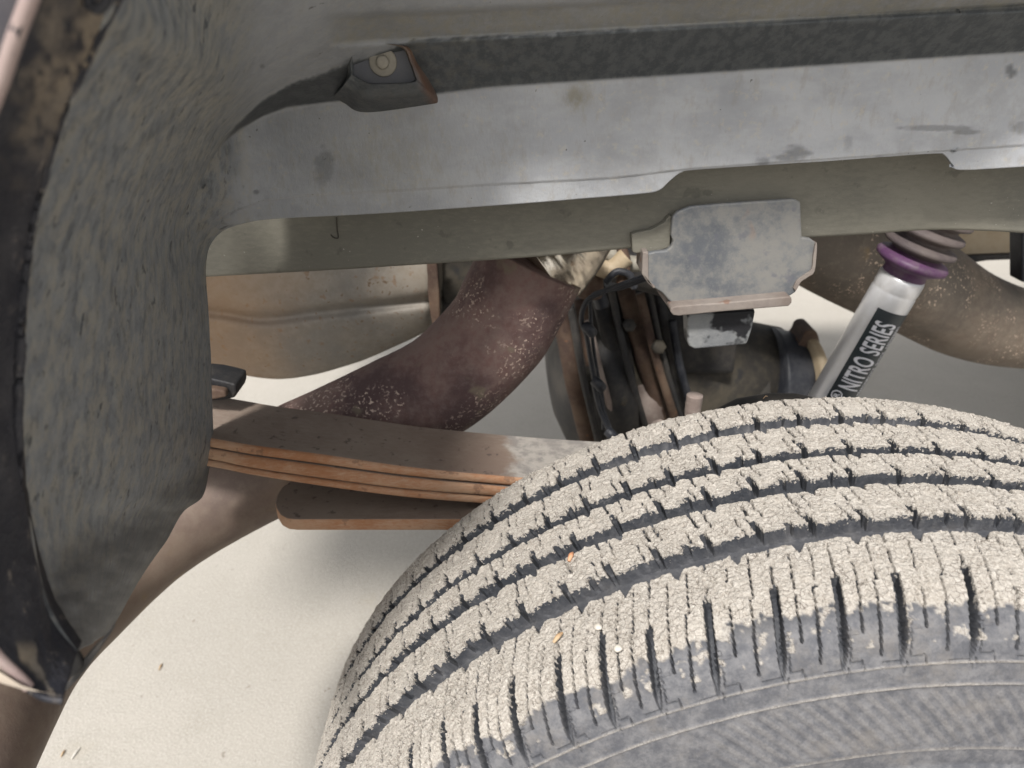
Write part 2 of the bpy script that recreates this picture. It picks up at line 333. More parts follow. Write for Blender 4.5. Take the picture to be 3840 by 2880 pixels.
# ------------------------------------------------------------------ tyre
def make_tyre():
    root = empty('tyre', (0, 0, 0)); root.parent = truck; root.location = (0, 0, -GZ)
    # profile (distance towards the street, radius) from the hub side round the tread to the near sidewall
    ctl = [(.020, .26), (.026, .30), (.024, .335), (.017, .362), (.008, .380), (-.004, .3880), (-.028, .3892), (-.062, .3898), (-.105, .3900), (-.140, .3892),
           (-.165, .3880), (-.184, .3855), (-.197, .3805), (-.2075, .3715), (-.2130, .3610), (-.2165, .3500), (-.221, .330), (-.2245, .305), (-.2250, .28), (-.222, .25), (-.214, .215)]
    pr = catmull(ctl, 4000); L = np.r_[0, np.cumsum(np.hypot(*np.diff(pr, axis=0).T))]
    s0 = L[np.argmin(np.hypot(pr[:, 0]-0, pr[:, 1]-.3885))]
    def prof(wv):
        x = np.interp(wv+s0, L, pr[:, 0]); r = np.interp(wv+s0, L, pr[:, 1])
        e = 1e-3; dx = np.interp(wv+s0+e, L, pr[:, 0])-np.interp(wv+s0-e, L, pr[:, 0]); dr = np.interp(wv+s0+e, L, pr[:, 1])-np.interp(wv+s0-e, L, pr[:, 1])
        n = np.hypot(dx, dr); return x, r, dr/n, -dx/n           # normal (y, r)
    ST = .00072
    wv = np.concatenate([np.arange(-.03, -.006, .0016), np.arange(-.006, .252, ST), np.arange(.252, .36, .0012)])
    th = np.arange(math.radians(-88), math.radians(42), ST/.39)
    U = (th*.39)[:, None]; W = wv[None, :]
    U, W = np.broadcast_arrays(U, W)
    n_edge = fbm(U/.0045, W/.0045, 3, 21)*.0030+fbm(U/.0014, W/.0014, 2, 31)*.0012
    depth = np.zeros(U.shape); D = .0088; gd = np.full(U.shape, -1.)
    grooves = [(.0282, .0408), (.0692, .0790), (.1000, .1118), (.1398, .1543)]
    period = .0278
    def zig(u, ph, amp):
        x = (u/period+ph) % 1; return amp*(2*np.abs(2*x-1)-1)
    for gi, (a, b) in enumerate(grooves):
        ea = a+zig(U, .3*gi+.1, .0008)+.0005*fbm(U/.01, 0*W, 2, 20+gi); eb = b+zig(U, .3*gi+.55, .0008)-.0005*fbm(U/.01, 0*W, 2, 25+gi)
        g = np.minimum(W-ea, eb-W)
        depth = np.maximum(depth, D*ss(-.0001, .0009, g)); gd = np.maximum(gd, g)
    # rib cuts
    rib = np.digitize(W, [.5*(a+b) for a, b in grooves])
    ribs = [(-.004, .0282), (.0408, .0692), (.0790, .1000), (.1118, .1398)]
    bidx = np.zeros(U.shape, int)
    r2 = np.random.default_rng(5)
    for ri, (w0, w1) in enumerate(ribs):
        ph = [.2, .65, .05, .45][ri]; sl = [.05, .12, .16, .20][ri]
        m = rib == ri
        uu = U-sl*(W-w0)
        kk = uu/period+ph; ki = np.floor(kk)
        jit = (_h(ki.astype(np.int64), np.full(U.shape, ri), 3)-.5)*.22
        bidx = np.where(m, np.floor(kk-.0).astype(int), bidx)
        f = (kk-ki)                       # 0..1 in pitch
        du = np.minimum(f, 1-f)*period    # distance to the full cut
        cen_wob = fbm(U/.006, W/.006, 3, 50+ri)*.0022
        kink = np.where(W > .5*(w0+w1), .0011, -.0011)*(1 if ri % 2 else -1)
        fs = np.where(f > .5, f-1, f)*period
        cut = np.abs(fs+cen_wob+kink)
        # full sipe, broken here and there by mud
        gate = ss(-.10, .02, fbm(U/.012, W/.012, 2, 70+ri)+.12)
        depth = np.where(m, np.maximum(depth, .0035*gate*ss(.00085, .00035, cut)), depth)
        # open notch at the near edge, slanted
        nl = .0095; wn = .0015
        notch = (ss(wn+.0006, wn-.0002, np.abs(fs-.0006)))*ss(w1-nl-.0006, w1-nl+.0008, W)
        depth = np.where(m, np.maximum(depth, D*notch), depth)
        # second, offset, wider notch half a pitch on, shallow V at the far edge
        f2 = ((kk+.47) % 1); fs2 = np.where(f2 > .5, f2-1, f2)*period
        hsh = _h(ki.astype(np.int64), np.full(U.shape, ri), 13)
        v = (hsh > .45)*ss(.0028, .0018, np.abs(fs2)+.55*np.maximum(W-w0, 0))*ss(.0085, .006, W-w0)
        depth = np.where(m, np.maximum(depth, D*v), depth)
        n2 = (hsh < .6)*ss(.0022, .0015, np.abs(fs2-.002))*ss(w1-.0045, w1-.0034, W)
        depth = np.where(m, np.maximum(depth, .8*D*n2), depth)
        # half cracks
        f3 = ((kk+.24) % 1); fs3 = np.where(f3 > .5, f3-1, f3)*period; f4 = ((kk+.73) % 1); fs4 = np.where(f4 > .5, f4-1, f4)*period
        wob = fbm(U/.005, W/.005, 3, 120+ri)*.0035
        on = (_h(ki.astype(np.int64), np.full(U.shape, ri), 9) > .35)
        c3 = ss(.0007, .0002, np.abs(fs3+wob))*(W > w0+.45*(w1-w0))*on; c4 = ss(.0006, .0002, np.abs(fs4-wob))*(W < w0+.6*(w1-w0))
        depth = np.where(m, np.maximum(depth, .0022*np.maximum(c3, c4)), depth)
    # shoulder
    slots = [-.6, -5.6, -9.8, -14.2, -19.1, -23.6, -27.4, -31.1, -35.3, -38.9, -42.4, -46.2, -50.3, -54, -58, -61.7, -66, -70, -74, -78.3, -82, -86]
    up = [4.3, 8.4, 12.8, 17.4, 21.4, 25.4, 30, 34, 38]
    su = np.radians(np.array(sorted(slots+up)))*.39
    m = rib == 4
    us = U+.20*(W-.188); j = np.clip(np.searchsorted(su, us.ravel()).reshape(U.shape), 1, len(su)-1)
    ua = su[j-1]; ub = su[j]; f = (us-ua)/(ub-ua); pit = ub-ua
    bidx = np.where(m, j, bidx)
    dn = np.minimum(np.abs(us-ua), np.abs(ub-us))
    nearest = np.where(f < .5, j-1, j); start = .176+.008*_h(nearest, nearest*0, 4)
    wid = .0014*ss(.226, .212, W)+.0003+n_edge*.12*ss(.205, .195, W)
    slot = ss(wid+.0005, wid-.0003, dn)*ss(start-.001, start+.001, W)
    prof_d = D*.85*ss(.228, .206, W)
    depth = np.where(m, np.maximum(depth, slot*prof_d), depth)
    wob = fbm(U/.006, W/.01, 3, 300)*.0022
    thin = ss(.0007, .0002, np.abs(np.minimum(np.abs(us-ua+wob), np.abs(ub-us-wob))))*(W < start)*ss(-.05, .05, fbm(U/.01, W/.006, 2, 310)+.12)
    depth = np.where(m, np.maximum(depth, .003*thin), depth)
    # V notches at the groove side
    for ff, sz in ((.52, .0030),):
        q = np.abs(f-ff)*pit
        v = ss(sz+.0004, sz-.0004, q+.5*np.maximum(W-.1545, 0))*ss(.1625, .1605, W)
        depth = np.where(m, np.maximum(depth, D*v), depth)
    step = np.where(W > .183, .0016, 0)
    for ff, lo, hi, sd in ((.33, .160, .208, 330), (.68, .157, .219, 340)):
        wob = fbm(U/.007, W/.012, 3, sd)*.0016
        q = np.abs((f-ff)*pit+wob+(step if ff > .5 else 0)); on = (W > lo)*(W < hi)
        wd = np.where(W > .2, .0004, .00025)
        q2 = ss(wd+.0003, wd-.0002, q)*on*ss(-.12, .0, fbm(U/.01, W/.008, 2, sd+5)+ss(.18, .2, W)*.3+.08)
        depth = np.where(m, np.maximum(depth, .0028*q2), depth)
    # ledge of the kinked sipe
    q = (np.abs(W-.183) < .0005)*(f > .68-.0018/pit)*(f < .68+.0006/pit)
    depth = np.where(m, np.maximum(depth, .002*q), depth)
    # sidewall relief
    sw = W > .2
    # incised outline panels below the mud
    lv = ss(.0005, .0002, np.abs(W-(.2225+.0015*(j % 2))))*(f > .68)*(f < 1.02)
    lv = np.maximum(lv, ss(.0005, .0002, np.abs(W-.2075))*(f > .12)*(f < .26)*(W < .24))
    lv = np.maximum(lv, ss(.0005, .0002, np.abs((f-.12)*pit))*(W > .2075)*(W < .2205))
    lv = np.maximum(lv, ss(.0005, .0002, np.abs((f-.02)*pit-.002))*(W > .2225)*(W < .229))
    lv = np.maximum(lv, ss(.0005, .0002, np.abs(W-.2205))*(f > .12)*(f < .30))
    lv = np.maximum(lv, ss(.0005, .0002, np.abs((f-.34)*pit-.3*(W-.222)))*(W > .2195)*(W < .2245)*1.)
    inc = lv*sw
    depth = depth+.0009*inc
    bars = 0
    for wc in (.2050, .2085, .2120):
        bars = np.maximum(bars, ss(.0014, .0008, np.abs(W-wc))*ss(.30, .28, np.abs(f-.10)/.5)*(f > .02)*(f < .13))
    raise_ = .0011*bars
    # raised rings and fluting
    x_, r_, ny_, nr_ = prof(wv)
    R = r_[None, :]*np.ones(U.shape)
    ringA = ss(.0009, .0002, np.abs(R-.3600)); ringB = ss(.0008, .0002, np.abs(R-.3490)); ringC = ss(.0007, .0002, np.abs(R-.312))
    raise_ = raise_+(.0008*ringA+.0011*ringB+.0008*ringC)*sw
    raise_ = raise_-.0012*ss(.3600, .3590, R)*sw-.0016*ss(.3484, .3470, R)*ss(.30, .302, R)*sw
    fl = np.sin((U*1.0-(.349-R)*.9)/.0042*2*np.pi*.5)
    reg = ss(math.radians(-26)*.39, math.radians(-18)*.39, U)*ss(.347, .343, R)*ss(.3135, .318, R)*sw
    raise_ = raise_+.00030*fl*reg
    # mud coat
    mlim = .1985+.0035*np.sin(U/.05)+fbm(U/.012, W/.012, 4, 400)*.014+fbm(U/.003, W/.003, 2, 410)*.004
    mud = ss(.0012, -.0004, W-mlim)*ss(-.012, -.007, W)
    mud = np.where((W < .190), ss(-.012, -.006, W), mud)
    # little smears of mud left in cuts and on groove walls
    smear = ss(.14, .22, fbm(U/.006, W/.006, 4, 430))
    mud = np.maximum(mud, smear*.8*(W > .19)*(W < .215)*(depth < .001))
    f1, f2 = worley(U/.0030+2*fbm(U/.004, W/.004, 2, 460), W/.0030, 450)
    crumb = fbm(U/.0032, W/.0032, 4, 440)*.0010+fbm(U/.0012, W/.0012, 2, 441)*.0007+(.55-f1)*.0006
    f1b, f2b = worley(U/.010+1.2*fbm(U/.006, W/.006, 3, 465), W/.0085+1.2*fbm(U/.006, W/.006, 3, 466), 455)
    crk = ss(.045, .01, f2b-f1b)*ss(-.1, .1, fbm(U/.02, W/.02, 2, 470))*.0016
    big = ss(.80, .92, _h(np.floor(U/.0030).astype(np.int64), np.floor(W/.0030).astype(np.int64), 480))*ss(.45, .2, f1)*.0007
    topm = ss(.003, .001, depth)
    H = -depth+raise_+mud*topm*(.0011+crumb-crk+big)+(1-mud)*fbm(U/.004, W/.004, 3, 490)*.0004*(W > .19)
    H = H+.0008*fbm(U/.03, W/.03, 3, 495)
    dust = ss(.19, .205, W)*.95+ss(.5*D, .95*D, depth)*(W > .1395)*(W < .16)*.45
    wall = ss(.0015, .004, depth)
    dust = np.maximum(dust, wall*ss(.02, .03, W)*ss(.05, .045, W)*ss(-.20, -.12, U)*ss(.14, .05, U)*(.75+1.6*fbm(U/.02, W/.01, 3, 500)))
    dust = np.maximum(dust, wall*(W > .1)*(W < .19)*np.clip(.25+1.2*fbm(U/.012, W/.006, 3, 510), 0, .6))
    dust = np.clip(dust*(1-.85*slot*(W < .216)), 0, 1)
    dust = np.where(sw & (depth > .0006) & (W < .24), dust*.35, dust)
    light = np.clip((ringA+ringB+ringC)*sw+ss(.0, .3, reg*fl)*.2*reg, 0, 1)*.75
    mud = np.maximum(mud, light*(.55+.8*fbm(U/.01, W/.01, 3, 520)))
    mud = np.clip(mud, 0, 1)
    x, r, ny, nr = prof(wv)
    rad = r[None]+H*nr[None]; yy = x[None]+H*ny[None]
    T = th[:, None]
    V = np.stack([rad*np.sin(T), yy*np.ones_like(T), rad*np.cos(T)], -1)
    nu, nv = U.shape
    VV = V.reshape(-1, 3); F = grid_faces(nu, nv)
    dm = depth.reshape(-1)[F].mean(1); wf = W.reshape(-1)[F].mean(1)
    rb = rib.reshape(-1)[F[:, 0]]; bi = bidx.reshape(-1)[F[:, 0]]
    isblk = (dm < .85*D) & (wf > -.006) & (wf < .2265)
    bid = np.where(isblk, (rb+1)*1000+(bi+200), 0)
    order = np.argsort(bid, kind='stable'); sb = bid[order]; cuts = np.r_[0, np.nonzero(np.diff(sb))[0]+1, len(sb)]
    mudf = mud.reshape(-1); duf = dust.reshape(-1); dpf = depth.reshape(-1)*100
    for a, b in zip(cuts[:-1], cuts[1:]):
        idx = order[a:b]; f = F[idx]; uq, inv = np.unique(f, return_inverse=True)
        nm = 'tread_block' if sb[a] else 'tyre_carcass'
        me = arr_mesh(nm, VV[uq], inv.reshape(-1, 4), {'mud': mudf[uq], 'dust': duf[uq], 'deep': dpf[uq]})
        if len(uq) < 60 and sb[a]: nm = 'tread_block'
        o = link(nm, me, M_TYRE, root, False)
        o.location = (0, 0, 0)
        if not sb[a]:
            sm = (wf[idx] > .226) | (wf[idx] < -.006); me.polygons.foreach_set('use_smooth', sm)
    # the rest of the tyre, out of the picture
    th2 = np.radians(np.arange(42, 273, 2.0)); wv2 = np.arange(-.03, .36, .004); x, r, ny, nr = prof(wv2)
    V = np.stack([r[None]*np.sin(th2)[:, None], x[None]*np.ones((len(th2), 1)), r[None]*np.cos(th2)[:, None]], -1)
    me = arr_mesh('tyre_casing', V.reshape(-1, 3), grid_faces(len(th2), len(wv2)), {'mud': ((wv2 < .19)*1.)[None].repeat(len(th2), 0), 'dust': np.ones(V.shape[:2])})
    link('tyre_casing', me, M_TYRE, root).location = (0, 0, 0)
    return root
tyre = make_tyre()

# steel wheel and hub closing the tyre
whl = revolve('wheel_rim', (0, 0, 0), (0, 1, 0), [(-.205, .218), (-.19, .205), (-.06, .19), (-.05, .05), (-.03, .0)], M_DARK, truck)

# ------------------------------------------------------------------ wheel arch liner
YP = .072
#  inner edge, step low, step high, lip : px
SP = [((411, 2371), (380, 2390), (365, 2400), (291, 2444)), ((519, 2184), (430, 2230), (410, 2240), (205, 2325)),
      ((608, 2051), (480, 2090), (450, 2100), (148, 2195)), ((683, 1925), (530, 1945), (500, 1950), (95, 1990)),
      ((760, 1862), (580, 1862), (550, 1862), (78, 1868)), ((785, 1755), (600, 1752), (570, 1750), (68, 1740)),
      ((800, 1660), (610, 1640), (580, 1635), (63, 1600)), ((795, 1500), (610, 1490), (580, 1487), (62, 1465)),
      ((791, 1343), (610, 1340), (580, 1340), (66, 1335)), ((780, 1150), (610, 1150), (580, 1150), (76, 1150)),
      ((772, 1027), (620, 1010), (590, 1005), (94, 963)), ((778, 950), (640, 910), (610, 900), (114, 830)),
      ((797, 905), (680, 810), (655, 790), (152, 680)), ((835, 867), (745, 690), (728, 670), (200, 500)),
      ((899, 842), (815, 565), (800, 555), (270, 320)), ((987, 826), (875, 505), (858, 487), (342, 170)),
      ((1100, 818), (975, 441), (950, 400), (430, -10)), ((1250, 811), (1100, 400), (1060, 326), (540, -200)),
      ((1450, 800), (1300, 379), (1230, 268), (780, -400)), ((1700, 783), (1600, 356), (1480, 185), (1180, -480)),
      ((1985, 763), (1900, 324), (1820, 139), (1650, -520)), ((2213, 744), (2150, 307), (2110, 124), (2030, -540)),
      ((2403, 728), (2370, 292), (2350, 111), (2300, -550)), ((2472, 715), (2450, 287), (2440, 106), (2400, -550)),
      ((2516, 677), (2500, 284), (2490, 104), (2460, -550)), ((2554, 649), (2540, 281), (2530, 102), (2510, -550)),
      ((2600, 639), (2590, 278), (2580, 99), (2570, -550)), ((2800, 625), (2800, 264), (2795, 86), (2790, -550)),
      ((3073, 608), (3073, 246), (3073, 66), (3073, -550)), ((3300, 591), (3300, 231), (3300, 50), (3300, -550)),
      ((3510, 577), (3510, 217), (3510, 35), (3510, -550)), ((3548, 585), (3548, 215), (3548, 32), (3548, -550)),
      ((3579, 620), (3579, 213), (3579, 30), (3579, -550)), ((3611, 639), (3611, 211), (3611, 28), (3611, -550)),
      ((3840, 627), (3840, 196), (3840, 12), (3840, -550)), ((4300, 600), (4300, 166), (4300, -22), (4300, -550))]
n_strip = 14
I3 = []; 
for k_, (a, b, c_, d) in enumerate(SP):
    t = np.clip((k_-9)/7.0, 0, 1); t = t*t*(3-2*t)          # strip -> wall
    yl = -.250 if k_ <= 16 else -.250+.19*min(1, (k_-16)/4.0)
    if k_ < 4: yl = -.262+.003*k_
    pa = P(*a, YP if k_ > 3 else YP-.03*(4-k_)*.9); pd = P(*d, yl)
    if t < 1:
        # strip: broad bulge between the two edges
        v1 = .28; v2 = .33; pbs = pa*(1-v1)+pd*v1; pcs = pa*(1-v2)+pd*v2
        def depth_at(px, py):     # keep the pixel, take the strip's depth
            f = np.clip(np.hypot(px-a[0], py-a[1])/max(1, np.hypot(d[0]-a[0], d[1]-a[1])), 0, 1)
            # perspective-correct blend of the two depths
            ya, yd = pa[1]-CAM[1], pd[1]-CAM[1]; return CAM[1]+1/((1-f)/ya+f/yd)
        yb = depth_at(*b)*(1-t)+YP*t; yc = depth_at(*c_)*(1-t)+(YP-.036)*t
    else: yb, yc = YP, YP-.036
    I3.append([pa, P(*b, yb), P(*c_, yc), pd])
I3 = np.array(I3)
idx = np.linspace(0, len(SP)-1, 760)
seg = np.array([catmull(I3[:, q], len(idx)) for q in range(4)])      # 4 x n x 3
rows = []
for lo, hi, n in ((0, 1, 90), (1, 2, 26), (2, 3, 70)):
    for v in np.linspace(0, 1, n, endpoint=(lo == 2)):
        rows.append(seg[lo]*(1-v)+seg[hi]*v)
G = np.array(rows).transpose(1, 0, 2)                             # spokes x rows
# soften the folds
for _ in range(5):
    G[:, 1:-1] = .25*G[:, :-2]+.5*G[:, 1:-1]+.25*G[:, 2:]
for _ in range(2):
    G[1:-1] = .25*G[:-2]+.5*G[1:-1]+.25*G[2:]
px, py = proj(G)
# outer wall above the step: shallow recess of the arch roof panel
rec = ss(1190, 1290, px)*ss(63-(px-1250)*.052-16, 63-(px-1250)*.052+16, py)*ss(0, 1, ((152-(px-1554)*.0515)-py)/20+.5)
G[..., 1] += .006*rec
# faint moulded line low on the panel
line_y = np.interp(px, [780, 860, 987, 1150, 1400, 1780, 2300, 2600, 3200, 3840], [850, 800, 753, 733, 721, 697, 668, 632, 590, 545])
G[..., 1] += .0012*ss(-3, 3, py-line_y)*ss(790, 880, px)*ss(3900, 3850, px)
# moulded flange: hem near inner edge of the strip, waves
nn = fbm(G[..., 0]/.04+G[..., 2]/.03, G[..., 1]/.05+G[..., 2]/.05, 4, 900)
G[..., 1] += .0016*nn
G[..., 0] += .003*fbm(G[..., 1]/.03, G[..., 2]/.05, 3, 905)*ss(900, 500, px)
# worn dent near lower corner
dd = np.exp(-(((px-660)/60)**2+((py-1830)/50)**2)); G[..., 0] -= .0015*dd
stripm = ss(1020, 760, px+.25*(py-500)*(py < 500)*0)          # 1 on the strip
bandlow = np.interp(px, [700, 816, 899, 987, 1076, 1234, 1633, 1833, 2600, 3840, 4300], [600, 555, 487, 437, 405, 384, 355, 329, 278, 196, 166])
bandhi = np.interp(px, [700, 816, 886, 981, 1076, 1202, 1308, 1554, 2600, 3840, 4300], [600, 551, 468, 380, 323, 278, 240, 155, 98, 12, -22])
nz = fbm(px/25, py/18, 4, 910)*26*ss(700, 1500, px)*ss(2700, 2000, px)
band = ss(-6, 8, bandlow-py-4)*ss(-10, 10, py-bandhi-nz*1.4-4)*ss(790, 900, px)
low = ss(-8, 8, py-bandlow)*ss(760, 1000, px)
dust = .30*stripm*(1-low)+low*np.interp(px, [800, 1400, 2400, 3840], [.62, .8, .96, .98])+(1-low)*(1-band)*(1-stripm)*.6
dust = dust*(1-band*.95)
dust = np.clip(dust, 0, 1)*(1+.25*fbm(px/300, py/250, 3, 920)); 
stain = 0
for cx, cy, sx, sy, a_ in ((1215, 620, 35, 70, .5), (2990, 570, 50, 28, .7), (2960, 590, 60, 14, .6), (3510, 480, 150, 12, .6), (3630, 495, 60, 10, .6), (3790, 265, 18, 26, .9), (2720, 430, 130, 110, .12), (3300, 600, 30, 16, .5), (960, 720, 14, 8, .7), (984, 246, 10, 10, .8), (3180, 540, 20, 30, .35), (3830, 480, 40, 26, .5), (2860, 610, 30, 20, .6)):
    q = ((px-cx)/sx)**2+((py-cy)/sy)**2+1.6*fbm(px/22, py/16, 3, 930)
    stain = np.maximum(stain, .75*a_*ss(1.5, .2, q))
diag = ss(-10, 14, (px-3680)-(-(py-520))*1.15+20)*0
tan = rec*.42*ss(2900, 1500, px)+rec*.5*ss(1400, 3000, px)+stripm*np.clip(ss(900, 200, py)*.75*ss(300, 800, px)+.02, 0, 1)*.45
tan = tan+low*np.exp(-(((px-1450)/260)**2+((py-600)/170)**2))*.35+low*np.exp(-(((px-2160)/50)**2+((py-365)/45)**2))*.8
tan = tan+band*ss(-.05, .25, fbm(px/26, py/15, 5, 940))*ss(2300, 1400, px)*ss(1250, 1450, px)*.6
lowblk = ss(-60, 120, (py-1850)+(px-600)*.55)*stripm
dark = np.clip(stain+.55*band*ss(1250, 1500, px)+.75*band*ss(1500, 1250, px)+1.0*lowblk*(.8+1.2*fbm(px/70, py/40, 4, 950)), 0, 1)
mott = stripm*(1-.5*lowblk)*ss(2500, 1900, py)*.85+lowblk*.6
tan = np.clip(tan+lowblk*ss(.10, .25, fbm((px+py)/40, (px-py)/160, 4, 960))*.9, 0, 1)
me = arr_mesh('wheel_arch_liner', G.reshape(-1, 3), grid_faces(*G.shape[:2]), {'dust': dust, 'tan': tan, 'dark': dark, 'mottle': np.clip(mott, 0, 1), 'rust': np.zeros(px.shape)})
liner = link('wheel_arch_liner', me, M_LINER, truck)
liner.modifiers.new('s', 'SOLIDIFY').thickness = .003; liner.modifiers['s'].offset = -1

# boss with recessed face, washer and bolt
def boss():
    outer = [(1235, 372), (1292, 300), (1300, 225), (1335, 168), (1422, 150), (1530, 160), (1572, 235), (1615, 300), (1648, 378), (1608, 398), (1368, 428), (1285, 392)]
    inner = [(1262, 330), (1318, 268), (1322, 210), (1352, 176), (1422, 164), (1512, 176), (1540, 230), (1556, 285), (1560, 306), (1530, 313), (1400, 316), (1340, 296)]
    def resample(p, n):
        p = np.array(p+[p[0]], float); L = np.r_[0, np.cumsum(np.hypot(*np.diff(p, axis=0).T))]; s = np.linspace(0, L[-1], n, endpoint=False)
        return np.stack([np.interp(s, L, p[:, 0]), np.interp(s, L, p[:, 1])], -1)
    inner[0] = (1316, 278); n = 12
    o = np.array(outer, float); i_ = np.array([(1318, 282), (1318, 262), (1320, 212), (1350, 177), (1422, 164), (1512, 177), (1540, 230), (1560, 285), (1562, 304), (1530, 312), (1400, 316), (1350, 300)], float)
    oc = catmull(np.vstack([o, o[:1]]), 97)[:-1]; ic = catmull(np.vstack([i_, i_[:1]]), 97)[:-1]
    rings = []
    def yo(x, y):
        bl = np.interp(x, [1234, 1633], [384, 355]); bh = np.interp(x, [1202, 1308, 1554, 1650], [278, 240, 155, 150])
        f = np.clip((bl-y)/(bl-bh), 0, 1); return YP+.004-.036*f
    R0 = np.array([P(x, y, yo(x, y)) for x, y in oc]); R1 = np.array([P(x, y, YP-.044) for x, y in ic]); 
    c = ic.mean(0); R2 = np.array([P(*(q*.97+c*.03), YP-.041) for q in ic]); R3 = np.array([P(*(q*.94+c*.06), YP-.034) for q in ic])
    mid = R0*.5+R1*.5; mid[:, 2] -= .001
    V = np.vstack([R0, mid, R1, R2, R3]); m = 96
    F = [[a*m+j, a*m+(j+1) % m, (a+1)*m+(j+1) % m, (a+1)*m+j] for a in range(4) for j in range(m)]
    pxx, pyy = proj(V)
    rust = ss(40, 0, np.abs((pxx-1545)-(pyy-200)*.52+4))*ss(150, 190, pyy)*.8+ss(24, 6, np.abs(pyy-163))*ss(1310, 1360, pxx)*.35
    z = np.zeros(len(V))
    up = ss(240, 190, pyy)
    me = arr_mesh('mounting_boss', V, F, {'dust': z+.3*up, 'tan': .05+.75*up, 'dark': .7*ss(260, 330, pyy), 'mottle': z+.3, 'rust': rust})
    b = link('mounting_boss', me, M_LINER, liner)
    bm = bmesh.new(); fl = [bm.verts.new(v) for v in R3]; bm.faces.new(fl); f = bm_obj('recess_face', bm, M_RECESS, liner)
    cc = P(1437, 232, YP-.034); ax = (cc-CAM); nrm = np.array([0, -1, 0.])
    revolve('washer', cc, nrm, [(0, .0085), (.0012, .0085), (.0016, .0080), (.0014, .0045), (.0014, 0)], M_BOLT, liner, 40)
    revolve('bolt', cc+nrm*.0012, nrm, [(0, .0040), (.0022, .0040), (.0032, .0033), (.0028, .0012), (.0028, 0)], M_BOLT, liner, 24)
boss()

# ------------------------------------------------------------------ fender flare (muddy lip) and painted edge
Lp = [(291, 2444), (205, 2325), (148, 2195), (95, 1990), (78, 1868), (68, 1740), (63, 1600), (62, 1465), (66, 1335), (76, 1150), (94, 963), (114, 830), (152, 680), (200, 500), (270, 320), (342, 170), (430, -10), (540, -200), (700, -380)]
Op = [(236, 2622), (150, 2610), (80, 2545), (-20, 2440), (-110, 2250), (-200, 2000), (-260, 1740), (-280, 1480), (-270, 1300), (-240, 1100), (-200, 930), (-150, 760), (-90, 600), (-35, 440), (20, 300), (70, 150), (127, 0), (200, -180), (320, -380)]
nF = 300; Lc = catmull([P(x, y, -.262+.004*min(i, 3)) for i, (x, y) in enumerate(Lp)], nF); Oc = catmull([P(x, y, -.292) for x, y in Op], nF)
vv = np.linspace(0, 1, 60)
GF = Lc[:, None]*(1-vv[None, :, None])+Oc[:, None]*vv[None, :, None]
depthdip = np.sin(np.pi*np.clip(vv*1.6, 0, 1))*.010      # channel beside the liner seam
out = (Oc-Lc); 
GF[..., 1] += depthdip[None]*ss(.02, .2, np.linspace(0, 1, nF))[:, None]+.002*fbm(np.linspace(0, 30, nF)[:, None]*np.ones(60), vv[None]*4, 4, 5)
GF[:, 0] = GF[:, 0]+np.array([-.001, .006, 0]); 
fpx, fpy = proj(GF)
nzf = fbm(fpx/90, fpy/90, 4, 77)
fm = ss(.06, .14, vv[None]+.10*nzf*2)*ss(750, 300, fpy+nzf*260)*.95
fm = .8*fm*ss(.95, .35, vv[None]+nzf*1.2)*ss(-.35, .1, fbm(fpx/30, fpy/45, 4, 78))
fm = np.maximum(fm, ss(.45, .2, np.abs(((fpx-130)+(fpy-2480)*-.55))/90+nzf)*ss(120, 60, np.abs(fpy-2510)))
k = NT('flare_muddy')
ma = k.attr('mudcoat'); n1 = k.noise(30, 6, .7); n2 = k.noise(120, 5, .7); n3 = k.noise(14, 4, .6)
b_ = k.mix(k.ramp(n1, .4, .7), (.014, .015, .022), (.045, .044, .05)); b_ = k.mix(k.math('MULTIPLY', k.ramp(n2, .6, .72), .6), b_, (.25, .21, .17))
t_ = k.mix(k.ramp(n3, .35, .6), (.11, .107, .105), (.27, .22, .16)); t_ = k.mix(k.ramp(n1, .4, .7), t_, (.20, .172, .14))
k.bump(k.math('ADD', n1, n2), .6, .002)
M_FL = k.out(k.mix(ma, b_, t_), .6, 0, .4)
me = arr_mesh('fender_flare', GF.reshape(-1, 3), grid_faces(nF, 60), {'mudcoat': np.clip(fm, 0, 1)})
flare = link('fender_flare', me, M_FL, truck); flare.modifiers.new('s', 'SOLIDIFY').thickness = .002; flare.modifiers['s'].offset = -1
# rolled painted bead along the flare edge, then the outer skin of the fender
tube('highlighted_bead', [Oc[i]+np.array([-.0015, .001, 0]) for i in range(24, nF, 6)], .0018, M_BEAD, flare, 240, 20)
sk = []
for i in range(0, nF, 4):
    t_ = i/(nF-1); o3 = Oc[i]
    d_ = o3-np.array([.05, o3[1], .0]); d_[1] = 0; d_ /= np.linalg.norm(d_)
    sk.append([o3+d_*.002+np.array([0, .001, 0]), o3+d_*.012+np.array([0, -.004, 0]), o3+d_*.03+np.array([0, -.002, 0]), o3+d_*.05+np.array([0, .01, 0]), o3+d_*.055+np.array([0, .05, 0])])
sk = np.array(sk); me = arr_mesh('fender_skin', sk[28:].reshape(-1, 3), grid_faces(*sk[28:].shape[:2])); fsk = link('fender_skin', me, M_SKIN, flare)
me = arr_mesh('paint_edge_reflection', sk[:29].reshape(-1, 3), grid_faces(*sk[:29].shape[:2])); fpe = link('paint_edge_reflection', me, M_PAINT_REFLECTION, flare); fpe.modifiers.new('sub', 'SUBSURF').render_levels = 1; fsk.modifiers.new('sub', 'SUBSURF').levels = 1; fsk.modifiers['sub'].render_levels = 1
